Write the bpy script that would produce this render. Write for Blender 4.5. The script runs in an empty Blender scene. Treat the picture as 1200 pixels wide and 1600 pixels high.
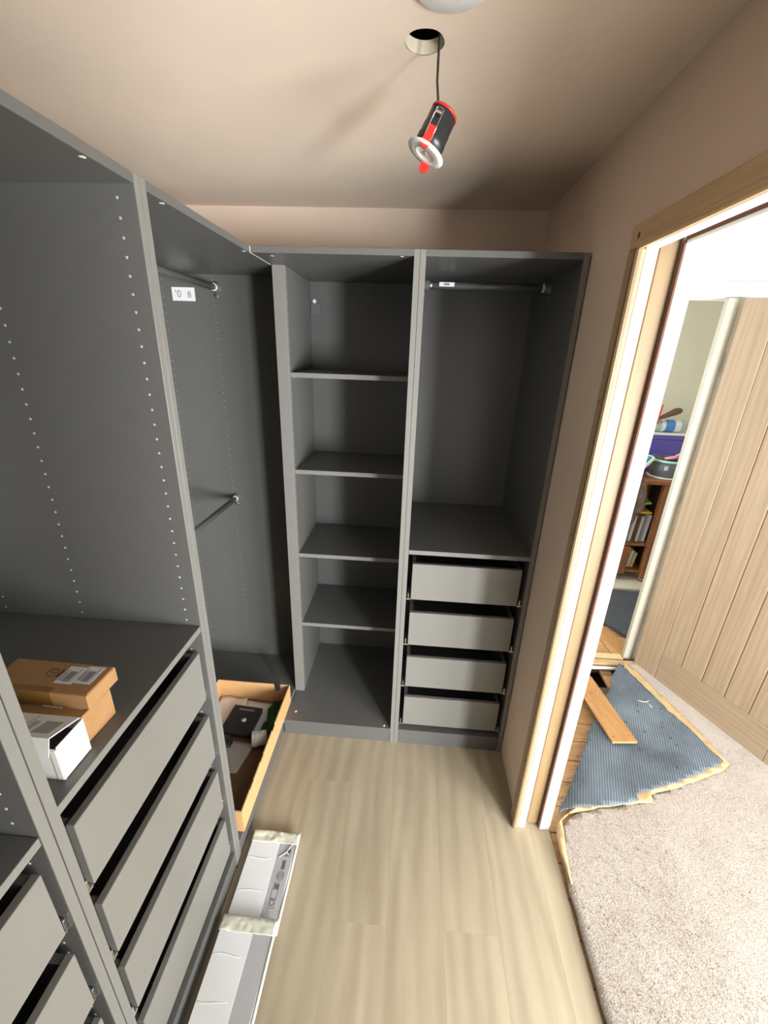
import bpy, bmesh, math, random
from mathutils import Vector, Matrix, noise

random.seed(7)
scene = bpy.context.scene
COL = scene.collection
R = math.radians

# ------------------------------------------------------------------ camera
cam_data = bpy.data.cameras.new('camera')
cam_data.sensor_fit = 'HORIZONTAL'
cam_data.sensor_width = 36.0
cam_data.lens = 36.0 * 652.5 / 1200.0
cam_data.clip_start = 0.02
cam = bpy.data.objects.new('camera', cam_data)
cam.location = (0.5292, -1.452, 1.7254)
cam.rotation_euler = (R(68.87), R(-1.839), R(4.129))
COL.objects.link(cam)
scene.camera = cam

# ------------------------------------------------------------------ world
world = bpy.data.worlds.new('world')
scene.world = world
world.use_nodes = True
world.node_tree.nodes['Background'].inputs[0].default_value = (0.80, 0.90, 1.0, 1)
world.node_tree.nodes['Background'].inputs[1].default_value = 1.0

# ------------------------------------------------------------------ daylight lamps, plus added fill for the room and bedroom
def area_lamp(name, loc, target, sx, sy, power, color):
    d = bpy.data.lights.new(name, 'AREA')
    d.shape = 'RECTANGLE'
    d.size, d.size_y = sx, sy
    d.energy = power
    d.color = color
    o = bpy.data.objects.new(name, d)
    o.location = loc
    o.rotation_euler = (Vector(target) - Vector(loc)).to_track_quat('-Z', 'Y').to_euler()
    COL.objects.link(o)
    return o
area_lamp('landing_daylight', (2.98, -2.25, 0.90), (0.30, -0.60, 0.95), 1.25, 1.15, 160, (1.0, 0.985, 0.945))
area_lamp('landing_window_daylight', (2.36, -3.12, 0.95), (0.75, 0.10, 0.85), 0.40, 1.15, 150, (0.97, 0.985, 1.0))
area_lamp('added_room_fill', (0.0, -2.60, 1.45), (1.03, -0.3, 1.5), 0.7, 0.8, 1.5, (0.98, 1.0, 0.92))  # added fill lamp behind the camera, brightens the right wall
area_lamp('added_bedroom_fill', (0.75, 1.55, 1.5), (2.4, 1.5, 0.9), 0.8, 1.1, 28, (1.0, 0.99, 0.96))  # added lamp out of view that brightens the bedroom

scene.view_settings.view_transform = 'Standard'
scene.view_settings.look = 'None'
scene.view_settings.gamma = 1.0
scene.view_settings.exposure = 0.0
scene.view_settings.use_curve_mapping = False

# ------------------------------------------------------------------ materials
MATS = {}
def srgb(r, g, b):
    f = lambda c: (c/255/12.92) if c/255 <= 0.04045 else ((c/255+0.055)/1.055)**2.4
    return (f(r), f(g), f(b), 1)
def mat(name, color, rough=0.5, metal=0.0, var=0.0, nscale=8.0, stretch=(1, 1, 1), bump=0.0, bscale=200.0,
        color2=None, spec=0.5, trans=0.0, alpha=1.0, wave=None, sheen=0.0, obj_var=0.0, detail=6.0):
    if name in MATS:
        return MATS[name]
    m = bpy.data.materials.new(name)
    m.use_nodes = True
    nt = m.node_tree
    N, L = nt.nodes, nt.links
    bs = N['Principled BSDF']
    bs.inputs['Roughness'].default_value = rough
    bs.inputs['Metallic'].default_value = metal
    bs.inputs['Specular IOR Level'].default_value = spec
    bs.inputs['Transmission Weight'].default_value = trans
    bs.inputs['Alpha'].default_value = alpha
    bs.inputs['Sheen Weight'].default_value = sheen
    tc = N.new('ShaderNodeTexCoord')
    mp = N.new('ShaderNodeMapping')
    mp.inputs['Scale'].default_value = stretch
    L.new(tc.outputs['Object'], mp.inputs['Vector'])
    src = mp.outputs['Vector']
    if obj_var:
        oi = N.new('ShaderNodeObjectInfo')
        va = N.new('ShaderNodeVectorMath'); va.operation = 'SCALE'
        va.inputs[0].default_value = (13.7, 7.1, 5.3)
        L.new(oi.outputs['Random'], va.inputs['Scale'])
        ad = N.new('ShaderNodeVectorMath'); ad.operation = 'ADD'
        L.new(src, ad.inputs[0]); L.new(va.outputs[0], ad.inputs[1])
        src = ad.outputs[0]
    c2 = color2 or tuple(min(1, c*(1-var)) for c in color[:3]) + (1,)
    nz = N.new('ShaderNodeTexNoise')
    nz.inputs['Scale'].default_value = nscale
    nz.inputs['Detail'].default_value = detail
    nz.inputs['Roughness'].default_value = 0.6
    L.new(src, nz.inputs['Vector'])
    fac = nz.outputs['Fac']
    if wave:
        wv = N.new('ShaderNodeTexWave')
        wv.wave_type = 'BANDS'
        wv.bands_direction = wave[0]
        wv.inputs['Scale'].default_value = wave[1]
        wv.inputs['Distortion'].default_value = wave[2]
        wv.inputs['Detail'].default_value = 3
        wv.inputs['Detail Scale'].default_value = 1.2
        L.new(src, wv.inputs['Vector'])
        mx0 = N.new('ShaderNodeMix'); mx0.data_type = 'FLOAT'
        mx0.inputs[0].default_value = wave[3]
        L.new(fac, mx0.inputs[2]); L.new(wv.outputs['Fac'], mx0.inputs[3])
        fac = mx0.outputs[0]
    cr = N.new('ShaderNodeValToRGB')
    cr.color_ramp.elements[0].position = 0.32
    cr.color_ramp.elements[1].position = 0.68
    cr.color_ramp.elements[0].color = c2
    cr.color_ramp.elements[1].color = color
    L.new(fac, cr.inputs['Fac'])
    out = cr.outputs['Color']
    if obj_var:
        hs = N.new('ShaderNodeHueSaturation')
        ma = N.new('ShaderNodeMath'); ma.operation = 'MULTIPLY_ADD'
        ma.inputs[1].default_value = obj_var; ma.inputs[2].default_value = 1 - obj_var/2
        L.new(oi.outputs['Random'], ma.inputs[0]); L.new(ma.outputs[0], hs.inputs['Value'])
        L.new(out, hs.inputs['Color']); out = hs.outputs['Color']
    L.new(out, bs.inputs['Base Color'])
    if bump:
        n2 = N.new('ShaderNodeTexNoise')
        n2.inputs['Scale'].default_value = bscale
        n2.inputs['Detail'].default_value = 3
        L.new(src, n2.inputs['Vector'])
        bp = N.new('ShaderNodeBump')
        bp.inputs['Strength'].default_value = bump
        bp.inputs['Distance'].default_value = 0.002
        L.new(n2.outputs['Fac'], bp.inputs['Height'])
        L.new(bp.outputs['Normal'], bs.inputs['Normal'])
    MATS[name] = m
    return m

M_CAB = mat('grey_foil', (0.122, 0.123, 0.118, 1), 0.38, var=0.06, nscale=30, stretch=(1, 1, 8), bump=0.08, bscale=500)
M_LITBAND = mat('lit_edge_banding', (0.205, 0.202, 0.190, 1), 0.38, var=0.04, nscale=40)  # paler than the panel foil: light on front edges put into the colour
M_FRONT = mat('drawer_front_foil', (0.215, 0.210, 0.194, 1), 0.40, var=0.03, nscale=30, stretch=(1, 1, 8), bump=0.05, bscale=500)
M_METALGREY = mat('grey_painted_metal', (0.16, 0.165, 0.165, 1), 0.35, metal=0.3)
M_CHROME = mat('chrome', (0.75, 0.75, 0.75, 1), 0.18, metal=1.0)
M_CHIP = mat('raw_chipboard_edge', (0.75, 0.74, 0.70, 1), 0.6)
M_WHITEPL = mat('white_plastic', (0.82, 0.83, 0.80, 1), 0.35)
M_BLACKPL = mat('black_plastic', (0.02, 0.02, 0.022, 1), 0.35)
M_RED = mat('red_plastic', (0.75, 0.03, 0.02, 1), 0.4)
M_PLASTER = mat('pink_plaster', (0.80, 0.66, 0.54, 1), 0.75, color2=(0.74, 0.60, 0.49, 1), nscale=1.6, bump=0.05, bscale=60)
M_CEIL = mat('ceiling_plaster', (0.90, 0.755, 0.61, 1), 0.75, color2=(0.81, 0.70, 0.59, 1), nscale=2.6, bump=0.05, bscale=50)
M_BOARDEDGE = mat('plasterboard_edge', (0.75, 0.68, 0.52, 1), 0.8, var=0.1)
M_VOID = mat('dark_void', (0.03, 0.022, 0.018, 1), 0.9)
M_WHITEWALL = mat('white_paint', (0.66, 0.665, 0.64, 1), 0.6, var=0.02)
M_CREAMWALL = mat('cream_paint', (0.68, 0.655, 0.53, 1), 0.7, var=0.03, nscale=2)
M_GLOSSWHITE = mat('white_gloss_paint', (0.86, 0.86, 0.82, 1), 0.3, var=0.02)
M_CREAMGLOSS = mat('cream_gloss_paint', (0.40, 0.38, 0.31, 1), 0.4, var=0.04)
M_DULLSHADE = mat('dull_shade_paint', (0.36, 0.31, 0.23, 1), 0.6, var=0.15, nscale=20)  # dull tone; on the head board it stands for shade
M_PINE = mat('pine', (0.50, 0.36, 0.21, 1), 0.5, color2=(0.42, 0.28, 0.15, 1), nscale=6, stretch=(8, 8, 0.6), wave=('X', 6, 4, 0.35))
M_PINEH = mat('pine_head', (0.66, 0.47, 0.27, 1), 0.5, color2=(0.55, 0.37, 0.19, 1), nscale=6, stretch=(8, 0.6, 8), wave=('X', 6, 4, 0.35))
M_KNOT = mat('pine_knot', (0.16, 0.07, 0.03, 1), 0.6)
M_OAK = mat('oak', (0.37, 0.275, 0.185, 1), 0.5, color2=(0.30, 0.215, 0.135, 1), nscale=3, stretch=(9, 9, 0.7), wave=('X', 1.2, 9, 0.2), obj_var=0.06, bump=0.05, bscale=80)
M_OAKH = mat('oak_rail', (0.36, 0.27, 0.18, 1), 0.5, color2=(0.30, 0.215, 0.135, 1), nscale=3, stretch=(0.7, 9, 9), wave=('Z', 1.2, 9, 0.2), obj_var=0.05, bump=0.05, bscale=80)
M_OAKGROOVE = mat('oak_groove', (0.30, 0.19, 0.10, 1), 0.7)
M_TIMBER = mat('door_edge_timber', (0.27, 0.18, 0.09, 1), 0.5, color2=(0.225, 0.145, 0.065, 1), nscale=5, stretch=(8, 8, 0.6))
M_LVT = mat('vinyl_plank', (0.43, 0.365, 0.26, 1), 0.42, color2=(0.335, 0.275, 0.19, 1), nscale=2.6, stretch=(5.0, 0.75, 1), wave=('X', 0.9, 9, 0.18), obj_var=0.04, bump=0.03, bscale=60, spec=0.35)
M_SUB = mat('floor_screed', (0.12, 0.09, 0.06, 1), 0.9)
M_FBOARD = mat('old_floorboard', (0.52, 0.31, 0.15, 1), 0.65, color2=(0.37, 0.19, 0.08, 1), nscale=7, stretch=(0.7, 6, 1), obj_var=0.2, bump=0.1, bscale=60)
M_PLANK = mat('loose_plank', (0.48, 0.26, 0.10, 1), 0.6, color2=(0.38, 0.185, 0.065, 1), nscale=9, stretch=(5, 0.8, 1), bump=0.08, bscale=80)
M_JOIST = mat('joist_wood', (0.55, 0.36, 0.20, 1), 0.7, var=0.3, nscale=10, stretch=(1, 6, 6))
M_PAPER = mat('white_paper', (0.78, 0.79, 0.82, 1), 0.6, var=0.03)
M_WHITECARD = mat('white_card', (0.80, 0.80, 0.78, 1), 0.5, var=0.02)
M_BROWNCARD = mat('brown_card', (0.42, 0.235, 0.10, 1), 0.7, color2=(0.37, 0.20, 0.085, 1), nscale=30, bump=0.05)
M_TRAYCARD = mat('tray_card', (0.66, 0.40, 0.18, 1), 0.7, color2=(0.60, 0.35, 0.155, 1), nscale=25, bump=0.05)
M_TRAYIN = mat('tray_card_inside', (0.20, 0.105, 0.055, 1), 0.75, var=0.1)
M_TAPE = mat('parcel_tape', (0.27, 0.14, 0.04, 1), 0.25)
M_INK = mat('dark_ink', (0.06, 0.055, 0.055, 1), 0.6)
M_GREYINK = mat('grey_ink', (0.22, 0.22, 0.23, 1), 0.6)
M_BROWNINK = mat('brown_ink', (0.12, 0.065, 0.03, 1), 0.6)
M_GREEN = mat('green_cloth', (0.015, 0.10, 0.012, 1), 0.8, var=0.4, nscale=25, bump=0.4)
M_PLASTICWRAP = mat('cream_plastic_wrap', (0.66, 0.67, 0.57, 1), 0.22, var=0.06, nscale=10, bump=0.15, bscale=30)
M_GREYWRAP = mat('grey_backed_wrap', (0.44, 0.44, 0.46, 1), 0.25, var=0.08, nscale=8, bump=0.1, bscale=20)
M_EDGEWRAP = mat('bright_plastic_edge', (0.86, 0.86, 0.76, 1), 0.25)
M_BROWNWOOD = mat('brown_wood', (0.36, 0.15, 0.06, 1), 0.4, color2=(0.25, 0.10, 0.04, 1), nscale=6, stretch=(7, 7, 0.7))
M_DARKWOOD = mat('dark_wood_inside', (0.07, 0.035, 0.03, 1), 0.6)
M_GREYTUB = mat('grey_tub', (0.13, 0.15, 0.17, 1), 0.4)
M_MINT = mat('mint_plastic', (0.42, 0.78, 0.70, 1), 0.35)
M_TEAL = mat('teal_plastic', (0.05, 0.33, 0.33, 1), 0.35)
M_PURPLE = mat('purple_plastic', (0.11, 0.09, 0.42, 1), 0.35)
M_PINK = mat('pink_plastic', (0.80, 0.30, 0.42, 1), 0.4)
M_BLUE = mat('blue_label', (0.07, 0.26, 0.60, 1), 0.4)
M_CLEAR = mat('clear_plastic', (0.66, 0.74, 0.70, 1), 0.15, trans=0.35)
M_YELLOW = mat('yellow_cover', (0.80, 0.50, 0.04, 1), 0.5)
M_LIME = mat('lime_cover', (0.50, 0.75, 0.06, 1), 0.5)
M_BROWNLEATHER = mat('brown_leather', (0.13, 0.07, 0.045, 1), 0.4)
M_TAN = mat('tan_underlay', (0.52, 0.38, 0.20, 1), 0.85, color2=(0.43, 0.30, 0.15, 1), nscale=20, bump=0.3)
M_UNDERGREY = mat('grey_underlay', (0.075, 0.085, 0.10, 1), 0.75, var=0.3, nscale=8, bump=0.3)
M_BAG = mat('smoky_plastic_bag', (0.22, 0.15, 0.12, 1), 0.15, var=0.5, nscale=20, bump=0.5, bscale=40)

def carpet_mat():
    m = bpy.data.materials.new('carpet_pile'); m.use_nodes = True
    N, L = m.node_tree.nodes, m.node_tree.links
    bs = N['Principled BSDF']; bs.inputs['Roughness'].default_value = 0.95
    bs.inputs['Sheen Weight'].default_value = 0.3
    tc = N.new('ShaderNodeTexCoord')
    n1 = N.new('ShaderNodeTexNoise'); n1.inputs['Scale'].default_value = 220; n1.inputs['Detail'].default_value = 4
    n2 = N.new('ShaderNodeTexNoise'); n2.inputs['Scale'].default_value = 7; n2.inputs['Detail'].default_value = 3
    L.new(tc.outputs['Object'], n1.inputs['Vector']); L.new(tc.outputs['Object'], n2.inputs['Vector'])
    mx = N.new('ShaderNodeMix'); mx.data_type = 'FLOAT'; mx.inputs[0].default_value = 0.25
    L.new(n1.outputs['Fac'], mx.inputs[2]); L.new(n2.outputs['Fac'], mx.inputs[3])
    cr = N.new('ShaderNodeValToRGB')
    cr.color_ramp.elements[0].position = 0.36; cr.color_ramp.elements[0].color = (0.29, 0.245, 0.205, 1)
    cr.color_ramp.elements[1].position = 0.58; cr.color_ramp.elements[1].color = (0.40, 0.35, 0.31, 1)
    L.new(mx.outputs[0], cr.inputs['Fac']); L.new(cr.outputs['Color'], bs.inputs['Base Color'])
    bp = N.new('ShaderNodeBump'); bp.inputs['Strength'].default_value = 0.6; bp.inputs['Distance'].default_value = 0.004
    L.new(n1.outputs['Fac'], bp.inputs['Height']); L.new(bp.outputs['Normal'], bs.inputs['Normal'])
    return m
M_CARPET = carpet_mat()

def weave_mat():
    m = bpy.data.materials.new('woven_backing'); m.use_nodes = True
    N, L = m.node_tree.nodes, m.node_tree.links
    bs = N['Principled BSDF']; bs.inputs['Roughness'].default_value = 0.6
    tc = N.new('ShaderNodeTexCoord')
    facs = []
    for rot in (0, 90):
        mp = N.new('ShaderNodeMapping'); mp.inputs['Rotation'].default_value = (0, 0, R(rot + 20))
        L.new(tc.outputs['Object'], mp.inputs['Vector'])
        w = N.new('ShaderNodeTexWave'); w.inputs['Scale'].default_value = 40 if rot else 30
        w.inputs['Distortion'].default_value = 0.6
        L.new(mp.outputs['Vector'], w.inputs['Vector']); facs.append(w.outputs['Fac'])
    mu = N.new('ShaderNodeMath'); mu.operation = 'MULTIPLY'
    L.new(facs[0], mu.inputs[0]); L.new(facs[1], mu.inputs[1])
    nz = N.new('ShaderNodeTexNoise'); nz.inputs['Scale'].default_value = 6; nz.inputs['Detail'].default_value = 5
    L.new(tc.outputs['Object'], nz.inputs['Vector'])
    cr = N.new('ShaderNodeValToRGB')
    cr.color_ramp.elements[0].position = 0.05; cr.color_ramp.elements[0].color = (0.085, 0.115, 0.150, 1)
    cr.color_ramp.elements[1].position = 0.75; cr.color_ramp.elements[1].color = (0.27, 0.32, 0.37, 1)
    L.new(mu.outputs[0], cr.inputs['Fac'])
    cn = N.new('ShaderNodeValToRGB')
    cn.color_ramp.elements[0].position = 0.3; cn.color_ramp.elements[0].color = (0.50, 0.50, 0.50, 1)
    cn.color_ramp.elements[1].position = 0.7; cn.color_ramp.elements[1].color = (1, 1, 1, 1)
    L.new(nz.outputs['Fac'], cn.inputs['Fac'])
    mx = N.new('ShaderNodeMix'); mx.data_type = 'RGBA'; mx.blend_type = 'MULTIPLY'; mx.inputs[0].default_value = 1
    L.new(cr.outputs['Color'], mx.inputs[6]); L.new(cn.outputs['Color'], mx.inputs[7])
    L.new(mx.outputs[2], bs.inputs['Base Color'])
    bp = N.new('ShaderNodeBump'); bp.inputs['Strength'].default_value = 0.5; bp.inputs['Distance'].default_value = 0.002
    L.new(mu.outputs[0], bp.inputs['Height']); L.new(bp.outputs['Normal'], bs.inputs['Normal'])
    return m
M_WEAVE = weave_mat()

# ------------------------------------------------------------------ mesh helpers
class MB:
    def __init__(self): self.bm = bmesh.new()
    def box(self, x0, x1, y0, y1, z0, z1, bev=0.0, rot=None, pivot=None):
        r = bmesh.ops.create_cube(self.bm, size=1)
        vs = r['verts']
        for v in vs:
            v.co = Vector(((x0+x1)/2 + v.co.x*(x1-x0), (y0+y1)/2 + v.co.y*(y1-y0), (z0+z1)/2 + v.co.z*(z1-z0)))
        if bev:
            es = list({e for v in vs for e in v.link_edges})
            rb = bmesh.ops.bevel(self.bm, geom=es, offset=bev, segments=1, affect='EDGES')
            vs = list({v for f in rb['faces'] for v in f.verts} | {v for v in vs if v.is_valid})
        if rot:
            piv = Vector(pivot or (0, 0, 0))
            for v in vs: v.co = piv + rot @ (v.co - piv)
        return self
    def cyl(self, p0, p1, r0, r1=None, seg=20, caps=True):
        p0, p1 = Vector(p0), Vector(p1); r1 = r0 if r1 is None else r1
        q = (p1-p0).to_track_quat('Z', 'Y')
        rings = []
        for p, r in ((p0, r0), (p1, r1)):
            rings.append([self.bm.verts.new(p + q @ Vector((r*math.cos(2*math.pi*k/seg), r*math.sin(2*math.pi*k/seg), 0))) for k in range(seg)])
        for k in range(seg):
            f = self.bm.faces.new((rings[0][k], rings[0][(k+1) % seg], rings[1][(k+1) % seg], rings[1][k])); f.smooth = True
        if caps:
            self.bm.faces.new(rings[0][::-1]); self.bm.faces.new(rings[1])
        return self
    def lathe(self, prof, origin=(0, 0, 0), axis=(0, 0, 1), seg=32, close=True):
        q = Vector(axis).to_track_quat('Z', 'Y'); o = Vector(origin)
        rings = []
        for r, h in prof:
            rings.append([self.bm.verts.new(o + q @ Vector((r*math.cos(2*math.pi*k/seg), r*math.sin(2*math.pi*k/seg), h))) for k in range(seg)])
        for a, b in zip(rings, rings[1:]):
            for k in range(seg):
                f = self.bm.faces.new((a[k], a[(k+1) % seg], b[(k+1) % seg], b[k])); f.smooth = True
        if close:
            self.bm.faces.new(rings[0][::-1]); self.bm.faces.new(rings[-1])
        return self
    def tube(self, pts, r, seg=10):
        pts = [Vector(p) for p in pts]; rings = []
        for i, p in enumerate(pts):
            t = (pts[min(i+1, len(pts)-1)] - pts[max(i-1, 0)]).normalized()
            q = t.to_track_quat('Z', 'Y')
            rr = r[i] if isinstance(r, (list, tuple)) else r
            rings.append([self.bm.verts.new(p + q @ Vector((rr*math.cos(2*math.pi*k/seg), rr*math.sin(2*math.pi*k/seg), 0))) for k in range(seg)])
        for a, b in zip(rings, rings[1:]):
            best = min(range(seg), key=lambda s: sum((a[k].co - b[(k+s) % seg].co).length for k in range(0, seg, 3)))
            for k in range(seg):
                f = self.bm.faces.new((a[k], a[(k+1) % seg], b[(k+1+best) % seg], b[(k+best) % seg])); f.smooth = True
        self.bm.faces.new(rings[0][::-1]); self.bm.faces.new(rings[-1])
        return self
    def prism(self, poly, z0, z1):
        a = [self.bm.verts.new((x, y, z0)) for x, y in poly]
        b = [self.bm.verts.new((x, y, z1)) for x, y in poly]
        n = len(poly)
        self.bm.faces.new(b); self.bm.faces.new(a[::-1])
        for k in range(n): self.bm.faces.new((a[k], a[(k+1) % n], b[(k+1) % n], b[k]))
        return self
    def move(self, mtx):
        self.bm.transform(mtx); return self
    def build(self, name, material, parent=None):
        bmesh.ops.recalc_face_normals(self.bm, faces=self.bm.faces[:])
        me = bpy.data.meshes.new(name); self.bm.to_mesh(me); self.bm.free()
        me.materials.append(material)
        o = bpy.data.objects.new(name, me); COL.objects.link(o)
        if parent: o.parent = parent
        return o

def empty(name, loc=(0, 0, 0), rz=0, rot=None):
    o = bpy.data.objects.new(name, None)
    o.empty_display_size = 0.05
    o.location = loc
    o.rotation_euler = rot if rot else (0, 0, rz)
    COL.objects.link(o)
    return o
def tag(o, label, cat, group=None):
    o['label'] = label; o['category'] = cat
    if group: o['group'] = group
    return o
def struct(o):
    o['kind'] = 'structure'; return o
def box(name, m, parent, x0, x1, y0, y1, z0, z1, bev=0.0):
    return MB().box(x0, x1, y0, y1, z0, z1, bev).build(name, m, parent)

def text_mesh(body, size, m, parent, mtx, name='printed_lettering'):
    cu = bpy.data.curves.new('lettering', 'FONT'); cu.body = body; cu.size = size
    cu.align_x = 'CENTER'; cu.align_y = 'CENTER'; cu.resolution_u = 2
    t = bpy.data.objects.new('lettering', cu); COL.objects.link(t)
    dg = bpy.context.evaluated_depsgraph_get()
    me = bpy.data.meshes.new_from_object(t.evaluated_get(dg))
    bpy.data.objects.remove(t); bpy.data.curves.remove(cu)
    me.transform(mtx); me.materials.clear(); me.materials.append(m); me.name = name
    o = bpy.data.objects.new(name, me); COL.objects.link(o); o.parent = parent
    return o

# ================================================================== THE SETTING
H_CEIL = 2.268
RW = 1.028          # room face of the right wall
RW2 = 1.150         # landing face of the right wall
Y_BACK = 0.581
Y_JAMB = -0.330
Y_JAMB2 = -1.83
Y_FRONT = -2.65
X_LEFT = -0.60
HOLE = (0.513, -0.400); HOLE_R = 0.037

# floor: subfloor plus separate vinyl planks
floor = struct(box('floor', M_SUB, None, X_LEFT-0.02, RW2, Y_FRONT, Y_BACK+0.02, -0.03, -0.004))
PW = 0.18
starts = {0: 0.25, 1: -0.215, 2: -0.677, 3: 0.06, 4: -0.672, 5: -0.30, 6: -0.95, 7: -0.1, -1: -0.5, -2: 0.1, -3: -0.3}
plank_cache = {}
for i in range(-3, 7):
    x0 = -0.003 + i*PW; x1 = min(x0 + PW - 0.0002, RW2)
    if x0 < X_LEFT: x0 = X_LEFT
    if x1 - x0 < 0.01: continue
    cut = starts[i]
    cuts = sorted(c for c in (cut - 2.44, cut-1.22, cut, cut+1.22) if Y_FRONT < c < Y_BACK)
    ys = [Y_FRONT] + cuts + [Y_BACK]
    for a, b in zip(ys, ys[1:]):
        if b < -1.9 and i > 6: continue
        segs = [(x0, x1)]
        if b - a < 0.01: continue
        o = MB().box(0, x1-x0, 0, b-a-0.0002, -0.004, 0.0, 0.0002).build('floor_plank', M_LVT, floor)
        o.location = (x0, a, 0)

# ceiling with the downlight hole
def ceiling_mesh():
    mb = MB(); s = 0.1; hx, hy = HOLE; z0, z1 = H_CEIL, H_CEIL+0.022
    X0, X1, Y0, Y1 = X_LEFT, RW+0.001, Y_FRONT, Y_BACK+0.02
    mb.box(X0, hx-s, Y0, Y1, z0, z1); mb.box(hx+s, X1, Y0, Y1, z0, z1)
    mb.box(hx-s, hx+s, Y0, hy-s, z0, z1); mb.box(hx-s, hx+s, hy+s, Y1, z0, z1)
    bm = mb.bm; n = 32
    lo, so = [], []
    for z in (z0, z1):
        c = []; q = []
        for k in range(n):
            a = 2*math.pi*k/n + math.pi/4
            ca, sa = math.cos(a), math.sin(a)
            rr = HOLE_R*(1 + 0.015*math.sin(5*a))
            c.append(bm.verts.new((hx+rr*ca, hy+rr*sa, z)))
            m = s/max(abs(ca), abs(sa))
            q.append(bm.verts.new((hx+m*ca, hy+m*sa, z)))
        lo.append(c); so.append(q)
    for k in range(n):
        j = (k+1) % n
        bm.faces.new((lo[0][k], lo[0][j], so[0][j], so[0][k]))
        bm.faces.new((lo[1][k], so[1][k], so[1][j], lo[1][j]))
    return mb
ceil = struct(ceiling_mesh().build('ceiling', M_CEIL))
rim = MB().lathe([(HOLE_R-0.0005, 0.0005), (HOLE_R-0.0005, 0.022)], (HOLE[0], HOLE[1], H_CEIL), close=False).build('hole_rim', M_BOARDEDGE, ceil)
void = MB()
hx, hy = HOLE
void.box(hx-0.12, hx+0.12, hy-0.12, hy+0.12, H_CEIL+0.14, H_CEIL+0.15)
for a in (-1, 1):
    void.box(hx+a*0.12-0.005, hx+a*0.12+0.005, hy-0.12, hy+0.12, H_CEIL+0.022, H_CEIL+0.15)
    void.box(hx-0.12, hx+0.12, hy+a*0.12-0.005, hy+a*0.12+0.005, H_CEIL+0.022, H_CEIL+0.15)
void.build('ceiling_void', M_VOID, ceil)

struct(box('wall_back', M_PLASTER, None, X_LEFT-0.1, RW2, Y_BACK, Y_BACK+0.12, 0, H_CEIL+0.02))
struct(box('wall_left', M_PLASTER, None, X_LEFT-0.1, X_LEFT, Y_FRONT-0.1, Y_BACK, 0, H_CEIL+0.02))
# front wall behind the camera, its opening added for the fill lamp
fw = MB()
fw.box(X_LEFT, -0.40, Y_FRONT-0.1, Y_FRONT, 0, H_CEIL+0.02); fw.box(0.40, RW2, Y_FRONT-0.1, Y_FRONT, 0, H_CEIL+0.02)
fw.box(-0.40, 0.40, Y_FRONT-0.1, Y_FRONT, 0, 1.0); fw.box(-0.40, 0.40, Y_FRONT-0.1, Y_FRONT, 1.9, H_CEIL+0.02)
struct(fw.build('wall_front', M_PLASTER))
# right wall, with the wide pocket-door opening (plaster face to this room, white face to the landing)
rw = MB()
xm = RW2-0.012
rw.box(RW, 1.0570, Y_JAMB+0.012, Y_BACK, 0, H_CEIL+0.02); rw.box(1.1140, xm, Y_JAMB+0.012, Y_BACK, 0, H_CEIL+0.02); rw.box(1.0605, 1.1140, 0.52, Y_BACK, 0, H_CEIL+0.02)
rw.box(1.0605, 1.1140, Y_JAMB+0.012, 0.52, 2.065, H_CEIL+0.02)
rw.box(RW, 1.060, Y_JAMB2-0.012, Y_JAMB+0.012, 1.985, H_CEIL+0.02); rw.box(1.060, xm, Y_JAMB2-0.012, Y_JAMB+0.012, 2.065, H_CEIL+0.02)
rw.box(RW, xm, Y_FRONT, Y_JAMB2-0.012, 0, H_CEIL+0.02)
struct(rw.build('wall_right', M_PLASTER))
lw = MB()
lw.box(xm, RW2, Y_JAMB+0.014, 0.78, -0.01, H_CEIL+0.02)
lw.box(xm, RW2, Y_JAMB2-0.014, Y_JAMB+0.014, 2.06, H_CEIL+0.02)
lw.box(xm, RW2, -3.20, Y_JAMB2-0.014, -0.01, H_CEIL+0.02)
struct(lw.build('wall_landing_side', M_WHITEWALL))

# lining of the pocket-door opening: white strips with a slot between
tr = struct(MB().box(1.0305, 1.057, Y_JAMB, Y_JAMB+0.012, 0, 1.975, 0.0015).build('trim_1', M_GLOSSWHITE)); 
box('lining_strip', M_GLOSSWHITE, tr, 1.1135, 1.150, Y_JAMB, Y_JAMB+0.012, -0.012, 1.985, 0.0015)
box('head_strip', M_GLOSSWHITE, tr, 1.029, 1.061, Y_JAMB2, Y_JAMB+0.012, 1.960, 1.972, 0.001)
box('head_strip', M_GLOSSWHITE, tr, 1.1135, 1.150, Y_JAMB2, Y_JAMB+0.012, 1.968, 1.980, 0.001)
box('head_board', M_GLOSSWHITE, tr, 1.0605, 1.062, Y_JAMB2, Y_JAMB+0.012, 1.974, 2.045)
box('head_board', M_DULLSHADE, tr, 1.1145, 1.138, Y_JAMB2, Y_JAMB+0.012, 1.980, 2.06)  # white board toned dull: its shade is put into the colour
box('track_housing', M_DULLSHADE, tr, 1.060, 1.1145, Y_JAMB2, Y_JAMB+0.012, 2.045, 2.06)
box('door_track', M_METALGREY, tr, 1.078, 1.096, Y_JAMB2, Y_JAMB+0.4, 2.020, 2.045)
box('gap_strip', mat('gap_brown', (0.13, 0.05, 0.03, 1), 0.8), tr, 1.1095, 1.1138, Y_JAMB+0.002, Y_JAMB+0.010, 0, 1.975)  # thin dark brown strip along the gap beside the door
box('gap_strip', MATS['gap_brown'], tr, 1.1095, 1.1138, Y_JAMB2, Y_JAMB, 1.975, 1.985)
box('lining_strip', M_GLOSSWHITE, tr, 1.029, 1.150, Y_JAMB2-0.012, Y_JAMB2, -0.01, 1.975)
# pocket door slid back into the wall: only its long edge shows
pd = struct(box('door_2', M_TIMBER, None, 1.0665, 1.1085, Y_JAMB+0.016, 0.50, 0.006, 2.02, 0.002))
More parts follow.
